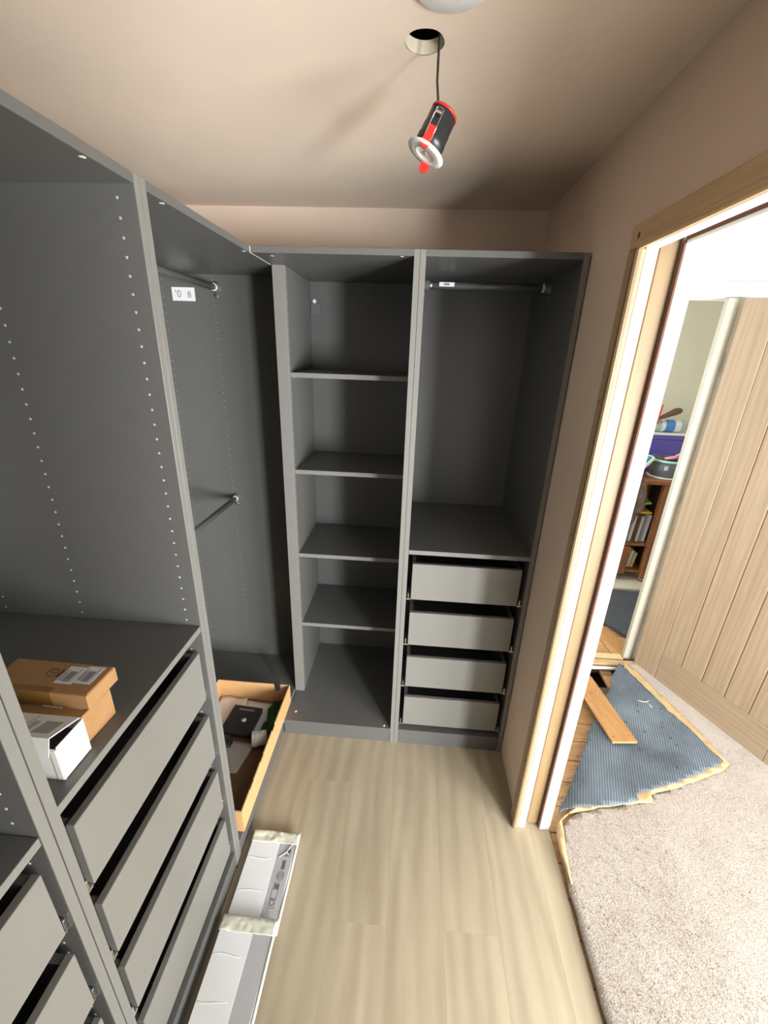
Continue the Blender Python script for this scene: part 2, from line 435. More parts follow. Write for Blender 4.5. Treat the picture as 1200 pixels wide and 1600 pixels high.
# pine architrave on the room face
ar = struct(MB().box(1.012, 1.0275, -0.336, -0.278, 0, 1.958, 0.004).build('trim_2', M_PINE))
M_PINEB = mat('pine_bead', (0.27, 0.19, 0.105, 1), 0.5, color2=(0.22, 0.145, 0.075, 1), nscale=6, stretch=(8, 8, 0.6))
box('architrave_bead', M_PINEB, ar, 1.006, 1.020, -0.339, -0.322, 0, 1.958, 0.004)
box('head_architrave', M_PINEH, ar, 1.012, 1.0275, Y_JAMB2-0.06, -0.278, 1.9585, 2.012, 0.004)
box('head_bead', M_PINEH, ar, 1.006, 1.020, Y_JAMB2-0.03, -0.322, 1.955, 1.972, 0.004)
kn = MB()
for (y, z, r) in ((-0.318, 1.985, 0.0065), (-0.300, 1.24, 0.004), (-0.330, 0.36, 0.006), (-0.292, 1.62, 0.003), (-0.325, 1.52, 0.003)):
    xk = 1.0118 if -0.322 < y else 1.0058
    kn.lathe([(r*0.2, -0.0006), (r, 0.0), (r, 0.001)], (xk, y, z), (1, 0, 0), seg=12)
kn.build('knots', M_KNOT, ar)['kind'] = 'stuff'

# landing: floor boards, ceiling, walls
fl = struct(MB().box(RW2, 4.15, -3.20, 0.495, -0.06, -0.024).box(RW2, 2.62, 0.66, 0.78, -0.06, -0.024).box(RW2, 2.9, 0.78, 2.4, -0.06, -0.024)
            .box(1.86, 4.15, 0.495, 0.66, -0.06, -0.024).box(RW2-0.1, 2.62, 0.2, 1.0, -0.22, -0.20).box(RW2-0.1, 1.86, 0.40, 0.42, -0.20, -0.06).box(RW2-0.1, 1.90, 0.775, 0.785, -0.20, -0.06)
            .box(1.86, 1.88, 0.42, 0.775, -0.20, -0.06).box(RW2-0.1, RW2-0.08, 0.42, 0.775, -0.20, -0.06).build('floor_landing', M_SUB))
yb = -0.98
k = 0
while yb < 2.2:
    w = 0.108
    if not (0.49 < yb + w and yb < 0.655):
        o = MB().box(0, 1.30 if yb < 0.7 else 1.5, 0, w-0.003, 0, 0.018, 0.0015).build('floorboard', M_FBOARD, fl)
        o.location = (RW2+0.003, yb, -0.024)
    yb += w
    k += 1
# opened-up gap in the boards with joists and short noggins
for xj in (1.20, 1.60):
    box('joist', M_JOIST, fl, xj-0.022, xj+0.022, 0.40, 0.76, -0.17, -0.03, 0.001)
box('broken_board', M_FBOARD, fl, 1.735, 1.80, 0.50, 0.648, -0.045, -0.028, 0.001)
box('noggin', M_JOIST, fl, 1.24, 1.95, 0.652, 0.700, -0.008, 0.012, 0.001)
box('noggin', M_PINEH, fl, 1.24, 1.90, 0.715, 0.762, -0.006, 0.010, 0.001)
pipe = MB(); pipe.tube([(1.2, 0.605, 0.0), (1.5, 0.618, 0.004), (1.75, 0.628, 0.004), (1.85, 0.630, 0.002)], 0.0095)
tag(pipe.build('pipe', M_WHITEPL), 'white plastic pipe running across the gap in the floorboards', 'pipe')
M_CABLE = mat('grey_cable', (0.45, 0.42, 0.40, 1), 0.5)
tag(MB().tube([(1.54, 0.54, -0.03), (1.62, 0.555, -0.05), (1.66, 0.52, -0.08)], 0.005).build('cable', M_CABLE), 'thicker grey cable dropping into the dark gap between the floorboards', 'cable')
tag(MB().tube([(1.56, 0.59, -0.04), (1.60, 0.59, -0.06), (1.63, 0.57, -0.09)], 0.004).build('cable', M_CABLE), 'thinner grey cable beside the pipe in the gap between the floorboards', 'cable')

struct(MB().box(RW+0.01, 4.15, -3.20, 0.80, 2.285, 2.31).build('ceiling_landing', M_WHITEWALL))
struct(MB().box(4.05, 4.15, -3.20, 0.80, -0.01, 2.285).build('wall_landing', M_WHITEWALL))
# landing front wall with the window the daylight comes through
lf = MB()
lf.box(RW2, 1.66, -3.30, -3.20, 0, 2.285); lf.box(2.96, 4.15, -3.30, -3.20, 0, 2.285)
lf.box(1.66, 2.96, -3.30, -3.20, 0, 0.20); lf.box(1.66, 2.96, -3.30, -3.20, 2.0, 2.285)
struct(lf.build('wall_landing_front', M_WHITEWALL))
def window(name, x0, x1, y, z0, z1):
    w = struct(MB().box(x0, x1, y-0.03, y+0.03, z0, z0+0.05).box(x0, x1, y-0.03, y+0.03, z1-0.05, z1)
               .box(x0, x0+0.05, y-0.03, y+0.03, z0+0.05, z1-0.05).box(x1-0.05, x1, y-0.03, y+0.03, z0+0.05, z1-0.05).build(name, M_GLOSSWHITE))
    return w
window('added_fill_window', -0.40, 0.40, Y_FRONT-0.06, 1.0, 1.9)  # added window, unseen, housing the room fill lamp
window('window_1', 1.66, 2.96, -3.26, 0.20, 2.0)
# far wall with the doorway into the bedroom
wf = MB()
wf.box(RW2, 1.17, 0.78, 0.88, 0, 2.285); wf.box(1.986, 4.15, 0.78, 0.88, 0, 2.285); wf.box(1.17, 1.986, 0.78, 0.88, 2.03, 2.285)
struct(wf.build('wall_far', M_WHITEWALL))
fr = struct(MB().box(1.908, 1.957, 0.735, 0.762, -0.006, 1.995, 0.003).build('door_frame_far', M_CREAMGLOSS)); fr.name = 'trim_3'
box('frame_stop', M_CREAMGLOSS, fr, 1.957, 1.985, 0.762, 0.84, -0.006, 1.98, 0.001)
box('rebate_face', M_DULLSHADE, fr, 1.958, 1.988, 0.742, 0.761, -0.006, 1.995, 0.001)
box('frame_head', M_GLOSSWHITE, fr, 1.17, 1.986, 0.765, 0.88, 1.997, 2.03, 0.002)
box('head_architrave', M_GLOSSWHITE, fr, 1.16, 2.10, 0.742, 0.765, 2.000, 2.062, 0.003)
box('frame_post', M_CREAMGLOSS, fr, 1.17, 1.20, 0.765, 0.88, -0.006, 1.997, 0.002)
# bedroom shell
struct(MB().box(0.6, 2.95, 2.15, 2.25, -0.02, 2.4).build('wall_bedroom_back', M_CREAMWALL))
struct(MB().box(2.85, 2.95, 0.88, 2.15, -0.02, 2.4).build('wall_bedroom_side', M_CREAMWALL))
struct(MB().box(0.45, 2.95, 0.70, 2.25, 2.4, 2.43).build('ceiling_bedroom', M_WHITEWALL))
struct(MB().box(2.62, 2.95, 0.78, 0.88, 0, 2.4).build('wall_bedroom_front', M_CREAMWALL))

# ------------------------------------------------ oak door standing open on the landing
DH = Vector((1.948, 0.690, 0.0)); DD = Vector((0.399, -0.917, 0)).normalized()
ang = math.atan2(DD.y, DD.x)
door = struct(empty('door_1', (DH.x, DH.y, 0.012), ang))
DZ = 1.972; DW = 0.835; TH = 0.040
# local: x along the leaf, y>0 is the side away from the camera (local -y faces the camera)
core = box('door_core', M_OAKGROOVE, door, 0.002, DW-0.002, 0.006, TH-0.006, 0.002, DZ-0.002)
def oak(name, x0, x1, z0, z1, m=M_OAK, bev=0.002):
    o = MB().box(0, x1-x0, 0, TH, 0, z1-z0, bev).build(name, m, door); o.location = (x0, 0, z0); return o
oak('door_stile', 0, 0.1385, 0, DZ); oak('door_stile', 0.6915, DW, 0, DZ)
oak('bottom_rail', 0.1395, 0.6905, 0, 0.172, M_OAKH); oak('top_rail', 0.1395, 0.6905, DZ-0.12, DZ, M_OAKH)
for i in range(5):
    x0 = 0.1395 + i*0.1102
    o = MB().box(0, 0.1102-0.006, 0.002, TH-0.002, 0, DZ-0.12-0.174-0.001, 0.0015).build('door_board', M_OAK, door)
    o.location = (x0+0.0005, 0, 0.1735)
hb = box('hinge', M_CHROME, door, -0.006, 0.002, 0.03, 0.046, 0.25, 0.33)
for z in (1.0, 1.66):
    box('hinge', M_CHROME, door, -0.006, 0.002, 0.03, 0.046, z, z+0.08)

# ================================================================== WARDROBES
T = 0.018; D = 0.58; H = 2.012
def pins(parent, face_x, sgn, cols, z0, z1, m=M_CHIP, r=0.0027, name='shelf_pin_holes'):
    """rows of small drilled holes with pale rims on a side panel (local x = face_x, pointing sgn)"""
    mb = MB(); z = z1
    while z > z0:
        for y in cols:
            mb.lathe([(r, 0.0), (r*0.85, 0.0005), (r*0.3, -0.0002)], (face_x, y, z), (sgn, 0, 0), seg=8)
        z -= 0.032
    o = mb.build(name, m, parent); o['kind'] = 'stuff'
    return o
M_PINDIM = mat('drilled_hole_rim', (0.42, 0.42, 0.40, 1), 0.5)
COLS = (0.037, 0.325, 0.541)
def carcass(root, w, left=True):
    lp = box('side_panel', M_CAB, root, 0.0004, T, 0.0008, D-0.012, 0, H, 0.0006)
    rp = box('side_panel', M_CAB, root, w-T, w-0.0004, 0.0008, D-0.012, 0, H, 0.0006)
    box('lit_edge_band', M_LITBAND, lp, 0.0006, T-0.0002, 0, 0.0008, 0, H-0.0004, 0.0003); box('lit_edge_band', M_LITBAND, rp, w-T+0.0002, w-0.0006, 0, 0.0008, 0, H-0.0004, 0.0003)
    tp = box('top_panel', M_CAB, root, T, w-T, 0.0004, D-0.012, H-T, H, 0.0005)
    bp_ = box('bottom_panel', M_CAB, root, T, w-T, 0.0004, D-0.012, 0.066, 0.084, 0.0005)
    pl = box('plinth', M_CAB, root, T, w-T, 0.003, 0.019, 0, 0.0655, 0.0005)
    bk = box('back_panel', M_CAB, root, 0.008, w-0.008, D-0.012, D-0.008, 0.05, H-0.004)
    return lp, rp, tp, bp_, bk
def shelf(root, x0, x1, y0, y1, z1):
    o = box('shelf', M_CAB, root, x0, x1, y0+0.0008, y1, z1-0.018, z1, 0.0006)
    box('lit_edge_band', M_LITBAND, o, x0+0.0002, x1-0.0002, y0, y0+0.0008, z1-0.0178, z1-0.0002, 0.0003)
    return o
def drawer(root, w, top, h=0.162, gl=0.0185, gr=0.0185, front_y=0.010):
    x0, x1 = T+gl, w-T-gr
    z0 = top-h
    d = MB()
    d.box(x0, x0+0.014, front_y+0.016, 0.54, z0+0.012, top-0.004); d.box(x1-0.014, x1, front_y+0.016, 0.54, z0+0.012, top-0.004)
    d.box(x0+0.014, x1-0.014, 0.526, 0.54, z0+0.012, top-0.004)
    d.box(x0+0.014, x1-0.014, front_y+0.016, 0.526, z0+0.014, z0+0.022)
    o = d.build('drawer', M_CAB, root)
    box('drawer_front', M_FRONT, o, x0, x1, front_y, front_y+0.016, z0, top, 0.0012)
    for a, b in ((T+0.0005, x0-0.001), (x1+0.001, w-T-0.0005)):
        r = MB(); m_ = (a+b)/2
        r.box(a, b, 0.012, 0.50, z0-0.004, z0+0.003); r.box(m_-0.001, m_+0.001, 0.03, 0.50, z0+0.003, z0+0.035)
        r.box(m_-0.003, m_+0.003, 0.012, 0.026, z0+0.004, z0+0.026, 0.001)
        r.build('drawer_runner', M_CHROME, o)
    return o
def rail(root, w, y, z, brackets=2):
    o = MB().cyl((T+0.003, y, z), (w-T-0.003, y, z), 0.0125, seg=24).build('clothes_rail', M_METALGREY, root)
    for s, xf in ((1, T), (-1, w-T)):
        b = MB()
        b.lathe([(0.0225, 0), (0.0225, 0.003), (0.017, 0.005), (0.0165, 0.020), (0.013, 0.022)], (xf+s*0.0005, y, z), (s, 0, 0), seg=24)
        b.lathe([(0.010, 0), (0.010, 0.004), (0.004, 0.006)], (xf+s*0.0005, y, z-0.031), (s, 0, 0), seg=16)
        b.box(xf+s*0.001-0.0005, xf+s*0.001+0.0005, y-0.008, y+0.008, z-0.032, z-0.015)
        b.build('rail_bracket', M_METALGREY, o)
        MB().lathe([(0.0142, 0), (0.0148, 0.001), (0.0148, 0.007), (0.0142, 0.008)], (xf+s*0.022, y, z), (s, 0, 0), seg=24).build('bracket_ring', M_WHITEPL if s < 0 else M_CHROME, o)
    return o
def cams(root, pts, z, s):
    mb = MB()
    for x, y in pts: mb.lathe([(0.0058, 0), (0.0058, 0.0006), (0.002, 0.0003)], (x, y, z), (0, 0, s), seg=14)
    o = mb.build('fixing_screws', M_CHIP, root); o['kind'] = 'stuff'
    return o
G = 'dark grey open wardrobe units around two walls'

# middle-left drawer unit (A)
WA = 0.511
uA = tag(empty('wardrobe', (0, -0.545-WA, 0), R(90)), 'dark grey open wardrobe unit on the left holding parcels on the shelf over four drawers', 'wardrobe', G)
lp, rp, *_ = carcass(uA, WA)
pins(rp, WA-T, -1, COLS, 0.12, 1.973)
shelf(uA, T+0.0006, WA-T-0.0006, 0.002, 0.566, 1.028)
for t in (0.948, 0.721, 0.495, 0.268): drawer(uA, WA, t, gl=0.022, gr=0.010)
cams(uA, [(WA-0.13, 0.012), (0.07, 0.012)], H-T, -1)

# far-left hanging unit (B)
uB = tag(empty('wardrobe', (0, -0.5445, 0), R(90)), 'wide dark grey open wardrobe unit with two clothes rails and a tray in its base', 'wardrobe', G)
WB = 0.9995
lp, rp, *_ = carcass(uB, WB)
pins(rp, WB-T, -1, COLS, 0.12, 1.973, M_PINDIM, 0.0022)
rail(uB, WB, 0.31, 1.945); rail(uB, WB, 0.31, 1.030)
cams(uB, [(WB-0.47, 0.012), (0.09, 0.012)], H-T, -1)
lab = box('sticker', M_PAPER, rp, WB-T-0.0008, WB-T-0.0002, 0.404, 0.502, 1.893, 1.944)
# local x -> world y ; sticker faces -x(local)
def sticker_mtx(y, z): # text right = +(-localY) = world +x ; up z
    return Matrix(((0, 0, -1, WB-T-0.0012), (-1, 0, 0, y), (0, 1, 0, z), (0, 0, 0, 1)))
text_mesh("'0", 0.040, M_GREYINK, lab, sticker_mtx(0.475, 1.918)); text_mesh("8", 0.036, M_GREYINK, lab, sticker_mtx(0.428, 1.916))
box('hook_plate', M_METALGREY, uB, T, T+0.02, 0.50, 0.53, 1.87, 1.95, 0.002)

# near-left unit (Z)
uZ = tag(empty('wardrobe', (0, -0.546-2*WA, 0), R(90)), 'dark grey open wardrobe unit at the lower left edge with drawers below a shelf', 'wardrobe', G)
lp, rp, *_ = carcass(uZ, WA)
pins(rp, WA-T, -1, COLS, 0.12, 1.973)
shelf(uZ, T+0.0006, WA-T-0.0006, 0.002, 0.566, 1.018)
for t in (0.944, 0.719, 0.495, 0.270): drawer(uZ, WA, t, gl=0.022, gr=0.010)

# drawer unit on the back wall (C)
uC = tag(empty('wardrobe', (0.5252, 0, 0), 0), 'dark grey open wardrobe unit beside the right wall, short clothes rail over four drawers', 'wardrobe', G)
WC = 0.4985
lp, rp, *_ = carcass(uC, WC)
pins(lp, T, 1, COLS, 1.05, 1.973, M_PINDIM, 0.0022); pins(rp, WC-T, -1, COLS, 1.05, 1.973, M_PINDIM, 0.0022)
shelf(uC, T+0.0006, WC-T-0.0006, 0.002, 0.566, 1.011)
for t in (0.948, 0.723, 0.497, 0.274): drawer(uC, WC, t)
rc = rail(uC, WC, 0.31, 1.958)
ls = box('rail_sticker', M_PAPER, rc, 0.075, 0.130, 0.2955, 0.2965, 1.953, 1.967)
bars = MB()
for k in range(7): bars.box(0.092+k*0.003, 0.0935+k*0.003+(k % 2)*0.0008, 0.2948, 0.2954, 1.957, 1.964)
bars.build('barcode', M_INK, rc)['kind'] = 'stuff'

# open corner unit
uK = tag(empty('wardrobe', (0, 0, 0), 0), 'dark grey open corner unit with four shelves between the hanging unit and the drawer unit', 'wardrobe', G)
XR_ = 0.5248
rp = box('side_panel', M_CAB, uK, XR_-T, XR_, 0.0008, 0.568, 0, H, 0.0006)
box('lit_edge_band', M_LITBAND, rp, XR_-T+0.0002, XR_-0.0002, 0, 0.0008, 0, H-0.0004, 0.0003)
box('top_panel', M_CAB, uK, 0.0035, XR_-T, 0.0004, 0.568, H-T, H, 0.0005)
box('bottom_panel', M_CAB, uK, 0.0035, XR_-T, 0.0004, 0.568, 0.066, 0.084, 0.0005)
box('plinth', M_CAB, uK, 0.002, XR_-T, 0.003, 0.019, 0, 0.0655, 0.0005)
box('back_panel', M_CAB, uK, 0.010, XR_-0.004, 0.568, 0.572, 0.05, H-0.004)
box('edge_strip', M_CHIP, uK, 0.0012, 0.0034, 0.0008, 0.205, H-T-0.0006, H-0.001); 
box('edge_strip', M_WHITEPL, uK, 0.0012, 0.0034, 0.0008, 0.205, 0.068, 0.0846)
cp = box('corner_panel', M_CAB, uK, 0.035, 0.053, 0.2055, 0.567, 0.0845, H-T-0.0005, 0.0005)
box('corner_panel_face', M_LITBAND, cp, 0.008, 0.053, 0.205-0.018, 0.205, 0.0845, H-T-0.0005, 0.0008)
pins(cp, 0.053, 1, (0.213,), 0.12, 1.973, M_PINDIM, 0.0023)
for zt in (0.490, 0.862, 1.251, 1.636):
    shelf(uK, 0.0535, XR_-T-0.0006, 0.206, 0.564, zt)
    for yy in (0.225, 0.50): box('shelf_support', M_METALGREY, uK, 0.0535, 0.064, yy, yy+0.012, zt-0.024, zt-0.0185, 0.0005)
cams(uK, [(0.056, 0.047), (0.469, 0.014)], H-T, -1)
cams(uK, [(0.476, 0.016), (0.045, 0.055)], 0.084, 1)
wb = box('wall_bracket', M_METALGREY, uK, 0.054, 0.098, 0.562, 0.5675, 1.862, 1.910, 0.001)
MB().lathe([(0.009, 0), (0.009, 0.004), (0.005, 0.006)], (0.070, 0.5675, 1.918), (0, -1, 0), seg=20).build('bracket_cap', M_WHITEPL, wb)

# ================================================================== CEILING FITTINGS
# hanging downlight: frame of the body axis
Rc = Matrix(((0.99689087, -0.05581201, 0.05562021), (0.07196302, 0.35739797, -0.93117561), (0.03209223, 0.93228306, 0.36030318)))
out_dir = Vector((0.0, 0.0, 0.0))
flange_c = Vector((0.526, -0.44, 2.087))
face = (Vector((0.5292, -1.452, 1.7254)) - flange_c).normalized()   # towards the middle of the room
tilt = (Rc @ Vector((-0.43, -0.90, 0)))
tilt = (tilt - tilt.dot(face)*face).normalized()
out_dir = (0.40*face + 0.917*tilt).normalized()                      # the lens looks down and to the left
dl = tag(empty('downlight', (0, 0, 0)), 'recessed downlight hanging by its cable from the hole in the ceiling', 'light')
dl.location = flange_c
dl.scale = (0.87, 0.87, 0.87)
dl.rotation_euler = out_dir.to_track_quat('Z', 'X').to_euler()
# local: +z = out of the lens, body behind at -z
MB().lathe([(0.028, -0.080), (0.0300, -0.078), (0.0300, -0.050), (0.0312, -0.046), (0.0312, -0.030), (0.0325, -0.026), (0.0325, -0.002), (0.0, -0.002)], seg=36, close=False).build('body', M_BLACKPL, dl)
MB().lathe([(0.0, -0.0835), (0.0285, -0.0835), (0.0305, -0.082), (0.0305, -0.0775), (0.0, -0.0775)], seg=36, close=False).build('end_cap', M_RED, dl)
MB().lathe([(0.0225, 0.0), (0.0430, -0.001), (0.0440, 0.0005), (0.0435, 0.0025), (0.030, 0.0045), (0.0225, 0.003)], seg=40, close=False).build('bezel', M_WHITEPL, dl)
MB().lathe([(0.0, 0.0005), (0.016, 0.001), (0.021, 0.0025), (0.0235, 0.0048), (0.025, 0.0042)], seg=36, close=False).build('lens', M_WHITECARD, dl)
MB().lathe([(0.0, 0.001), (0.006, 0.001), (0.005, 0.003), (0.0, 0.0035)], seg=20, close=False).build('led', mat('led_cream', (0.5, 0.42, 0.3, 1), 0.4), dl)
# spring clips: camera side and opposite side
cam_dir_local = dl.rotation_euler.to_matrix().inverted() @ ((face + 0.28*(Rc @ Vector((-0.8, 0.6, 0)))))
a0 = math.atan2(cam_dir_local.y, cam_dir_local.x)
for i, a in enumerate((a0, a0+math.pi)):
    rm = Matrix.Rotation(a, 4, 'Z')
    c = MB().box(0.0322, 0.0350, -0.0095, 0.0095, -0.036, -0.003, 0.001).move(rm).build('spring_clip', M_RED, dl)
    MB().lathe([(0.0112, -0.002), (0.0112, 0.002)], (0.0345, 0, -0.001 if i == 0 else 0.012), (1, 0, 0), seg=18).move(rm).build('clip_tab', M_RED, c)
    wr = MB().tube([(0.035, -0.0085, -0.006), (0.036, -0.0085, -0.066), (0.034, 0.0, -0.070), (0.036, 0.0085, -0.066), (0.035, 0.0085, -0.006)], 0.0009, 6)
    wr.move(rm).build('clip_wire', M_CHROME, c)
    sp = MB()
    for k in range(6): sp.lathe([(0.0042, -0.0006), (0.0048, 0.0), (0.0042, 0.0006)], (0.0355, -0.006+k*0.0024, -0.060), (0, 1, 0), seg=12)
    sp.move(rm).build('coil_spring', M_CHROME, c)['kind'] = 'stuff'
box('driver_box', M_BLACKPL, dl, -0.012, 0.012, -0.010, 0.010, -0.086, -0.078, 0.002)
# cable (in world space, made relative to the fitting)
side = (Rc @ Vector((-1, 0.45, 0))); side = (side - side.dot(out_dir)*out_dir).normalized()
top = flange_c - out_dir*0.071 + side*0.021
cab = MB().tube([(0.540, -0.405, 2.36), (0.540, -0.415, H_CEIL+0.02), (top.x*0.3+0.540*0.7, -0.425, 2.235), (top.x*0.8+0.540*0.2+0.001, -0.436, 2.195), top-out_dir*0.012, top+out_dir*0.006], 0.0023, 8)
co = cab.build('cable', M_BLACKPL, dl)
co.matrix_parent_inverse = Matrix.Identity(4)
bpy.context.view_layer.update()
co.data.transform(dl.matrix_world.inverted())

ds = MB().lathe([(0.064, 0), (0.066, 0.002), (0.065, 0.007), (0.060, 0.010), (0.0, 0.011)], (0.556, -0.548, H_CEIL), (0, 0, -1), seg=48, close=False)
tag(ds.build('ceiling_disc', mat('bright_white_plastic', (0.93, 0.95, 0.93, 1), 0.3)), 'round white cover fitted to the ceiling at the top edge of the view', 'ceiling fitting')

# ================================================================== PARCELS on unit A's shelf (z 1.028)
ZS = 1.0283
def carton(name, x_right, y_near, y_far, length, h, z, rz, m, label, group):
    """carton whose right end sits at x_right; runs to -x by length, y from near to far"""
    root = tag(empty(name, (x_right, y_near, z), rz), label, 'box', group)
    wd = y_far-y_near
    body = MB().box(-length, 0, 0, wd, 0, h, 0.0015).build('carton_body', m, root)
    return root, wd
GP = 'parcels on the shelf over the drawers'
up, wd = carton('cardboard_box', -0.031, -0.907, -0.830, 0.205, 0.032, ZS+0.0645, R(-1), M_BROWNCARD, 'brown cardboard box with two white address labels, on top of the pile', GP)
box('top_flap', M_BROWNCARD, up, -0.203, -0.002, 0.004, 0.075, 0.0322, 0.0332, 0.0003)
box('parcel_tape', M_TAPE, up, -0.150, -0.070, -0.0006, 0.012, 0.0334, 0.0338)
box('parcel_tape', M_TAPE, up, -0.150, -0.070, -0.0008, -0.0002, 0.004, 0.0336)
def address_label(parent, x0, x1, y0, y1, z, sk=1, rows=4):
    lb = box('address_label', M_PAPER, parent, x0, x1, y0, y1, z, z+0.0005)
    mb = MB(); w = x1-x0; h = y1-y0
    for k in range(12):
        xx = x0 + w*(0.30+0.035*k)
        mb.box(xx, xx+w*0.018*(1+k % 2), y0+h*0.12, y0+h*0.72, z+0.0006, z+0.0008)
    for k in range(rows):
        mb.box(x0+w*(0.06+0.05*k), x0+w*(0.085+0.05*k), y0+h*0.15, y0+h*(0.85-0.1*(k % 3)), z+0.0006, z+0.0008)
    mb.box(x0+w*0.80, x0+w*0.83, y0+h*0.1, y0+h*0.9, z+0.0006, z+0.0008)
    mb.build('label_print', M_GREYINK, lb)['kind'] = 'stuff'
    return lb
address_label(up, -0.083, -0.048, 0.022, 0.066, 0.0334); address_label(up, -0.047, -0.014, 0.026, 0.070, 0.0335)
lg = MB().tube([Vector((-0.104+0.011*math.cos(a), 0.046+0.011*math.sin(a), 0.0340)) for a in [math.pi*2*k/6 for k in range(7)]], 0.0006, 5)
lg.box(-0.108, -0.100, 0.0455, 0.0465, 0.0336, 0.0342); lg.box(-0.091, -0.086, 0.036, 0.056, 0.0336, 0.0340)
lg.build('printed_logo', M_BROWNINK, up)['kind'] = 'stuff'
lo, wd = carton('cardboard_box', -0.036, -0.929, -0.852, 0.19, 0.063, ZS, R(-3), M_BROWNCARD, 'brown cardboard box lying underneath the labelled one', GP)
lo['label'] = 'brown cardboard box at the bottom of the pile, behind the white carton'
address_label(lo, -0.090, -0.050, 0.018, 0.050, 0.0632); address_label(lo, -0.049, -0.012, 0.022, 0.052, 0.0633)

wc = tag(empty('white_box', (-0.023, -0.993, ZS)), 'small white card box with its lid half open, in front of the brown boxes', 'box', GP)
wl, wwd, wh = 0.14, 0.060, 0.073
mb = MB()
mb.box(-wl, 0, 0, 0.0015, 0, wh-0.004); mb.box(-wl, 0, wwd-0.0015, wwd, 0, wh); mb.box(-0.0015, 0, 0.0015, wwd-0.0015, 0, wh); mb.box(-wl, -wl+0.0015, 0.0015, wwd-0.0015, 0, wh)
mb.box(-wl, 0, 0.0015, wwd-0.0015, 0, 0.0015)
mb.build('carton_body', M_WHITECARD, wc)
box('tuck_side', M_WHITECARD, wc, -0.012, -0.0018, -0.0012, 0.0, 0.001, wh-0.006, 0.0003)
lidm = Matrix.Translation((0, wwd, wh)) @ Matrix.Rotation(R(-18), 4, 'X')
lid = MB().box(-wl, -0.006, -wwd-0.002, 0, 0, 0.0018).box(-wl, -0.006, -wwd-0.0035, -wwd-0.002, -0.030, 0.0018).move(lidm).build('carton_lid', M_WHITECARD, wc)
lbm = MB()
lbm.box(-0.115, -0.085, -0.05, -0.045, 0.0019, 0.0021)
for k in range(16): lbm.box(-0.048+k*0.0019, -0.0470+k*0.0019, -0.052, -0.018, 0.0019, 0.0021)
for k in range(4): lbm.box(-0.068+k*0.003, -0.0665+k*0.003, -0.055, -0.02, 0.0019, 0.0021)
lbm.box(-0.075, -0.0735, -0.058, -0.005, 0.0019, 0.0021).move(lidm).build('label_print', M_GREYINK, lid)['kind'] = 'stuff'
box('dark_filler', mat('dark_fill', (0.05, 0.03, 0.05, 1), 0.8), wc, -wl+0.002, -0.002, 0.002, wwd-0.002, 0.002, 0.05)  # solid dark block filling the inside of the white box

# ================================================================== CARDBOARD TRAY in the base of unit B
ZT = 0.0845
tray = tag(empty('cardboard_tray', (0, 0, ZT)), 'long open cardboard tray of odds and ends on the base of the hanging unit', 'tray')
tx0, tx1, ty0, ty1, th = -0.352, 0.006, -0.495, 0.108, 0.108
w = 0.004
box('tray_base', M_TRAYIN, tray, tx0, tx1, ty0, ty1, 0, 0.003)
def notched(name, pts, axis, c0, c1):
    mb = MB(); mb.prism(pts, c0, c1)
    if axis == 'y':   # pts are (y,z), extrude along x
        mb.move(Matrix(((0, 0, 1, 0), (1, 0, 0, 0), (0, 1, 0, 0), (0, 0, 0, 1))))
    else:             # pts are (x,z), extrude along y
        mb.move(Matrix(((1, 0, 0, 0), (0, 0, 1, 0), (0, 1, 0, 0), (0, 0, 0, 1))))
    return mb.build(name, M_TRAYCARD, tray)
notched('tray_side', [(ty0, 0.003), (ty1, 0.003), (ty1, th), (-0.115, th+0.002), (-0.12, th-0.008), (-0.155, th-0.008), (-0.158, th+0.002), (-0.26, th), (-0.263, th-0.005), (-0.30, th-0.005), (-0.302, th), (-0.37, th), (-0.372, th-0.004), (-0.41, th-0.004), (-0.412, th), (ty0, th)], 'y', tx1-w, tx1)
notched('tray_side', [(ty0, 0.003), (ty1, 0.003), (ty1, th), (ty0, th)], 'y', tx0, tx0+w)
notched('tray_end', [(tx0+w, 0.003), (tx1-w, 0.003), (tx1-w, th), (-0.040, th), (-0.044, th-0.040), (-0.052, th-0.048), (-0.062, th-0.048), (-0.069, th-0.040), (-0.073, th), (-0.16, th), (-0.162, th-0.001), (tx0+w, th)], 'x', ty1-w, ty1)
notched('tray_end', [(tx0+w, 0.003), (tx1-w, 0.003), (tx1-w, th), (-0.03, th-0.001), (tx0+w, th)], 'x', ty0, ty0+w)

GT = 'odds and ends in the cardboard tray'
ZI = ZT+0.0035
def sheet(name, poly, z, m, label, cat, wob=0.003, group=GT):
    """thin sheet with gentle waves"""
    (a, b, c, d) = [Vector((x, y, 0)) for x, y in poly]
    bm = bmesh.new(); n = 10
    gr = [[None]*(n+1) for _ in range(n+1)]
    for i in range(n+1):
        for j in range(n+1):
            p = a.lerp(b, i/n).lerp(d.lerp(c, i/n), j/n)
            gr[i][j] = bm.verts.new((p.x, p.y, z + wob*(1+math.sin(i*0.9+j*0.5))/2))
    for i in range(n):
        for j in range(n):
            f = bm.faces.new((gr[i][j], gr[i+1][j], gr[i+1][j+1], gr[i][j+1])); f.smooth = True
    r = bmesh.ops.extrude_face_region(bm, geom=bm.faces[:])
    for e in r['geom']:
        if isinstance(e, bmesh.types.BMVert): e.co.z += 0.0006
    mb = MB(); mb.bm.free(); mb.bm = bm
    o = mb.build(name, m)
    tag(o, label, cat, group); return o
sheet('paper_sheet', [(-0.335, -0.10), (-0.200, -0.08), (-0.205, 0.098), (-0.340, 0.098)], ZI+0.004, M_PAPER, 'folded white printed leaflet at the left side of the tray', 'paper', 0.008)
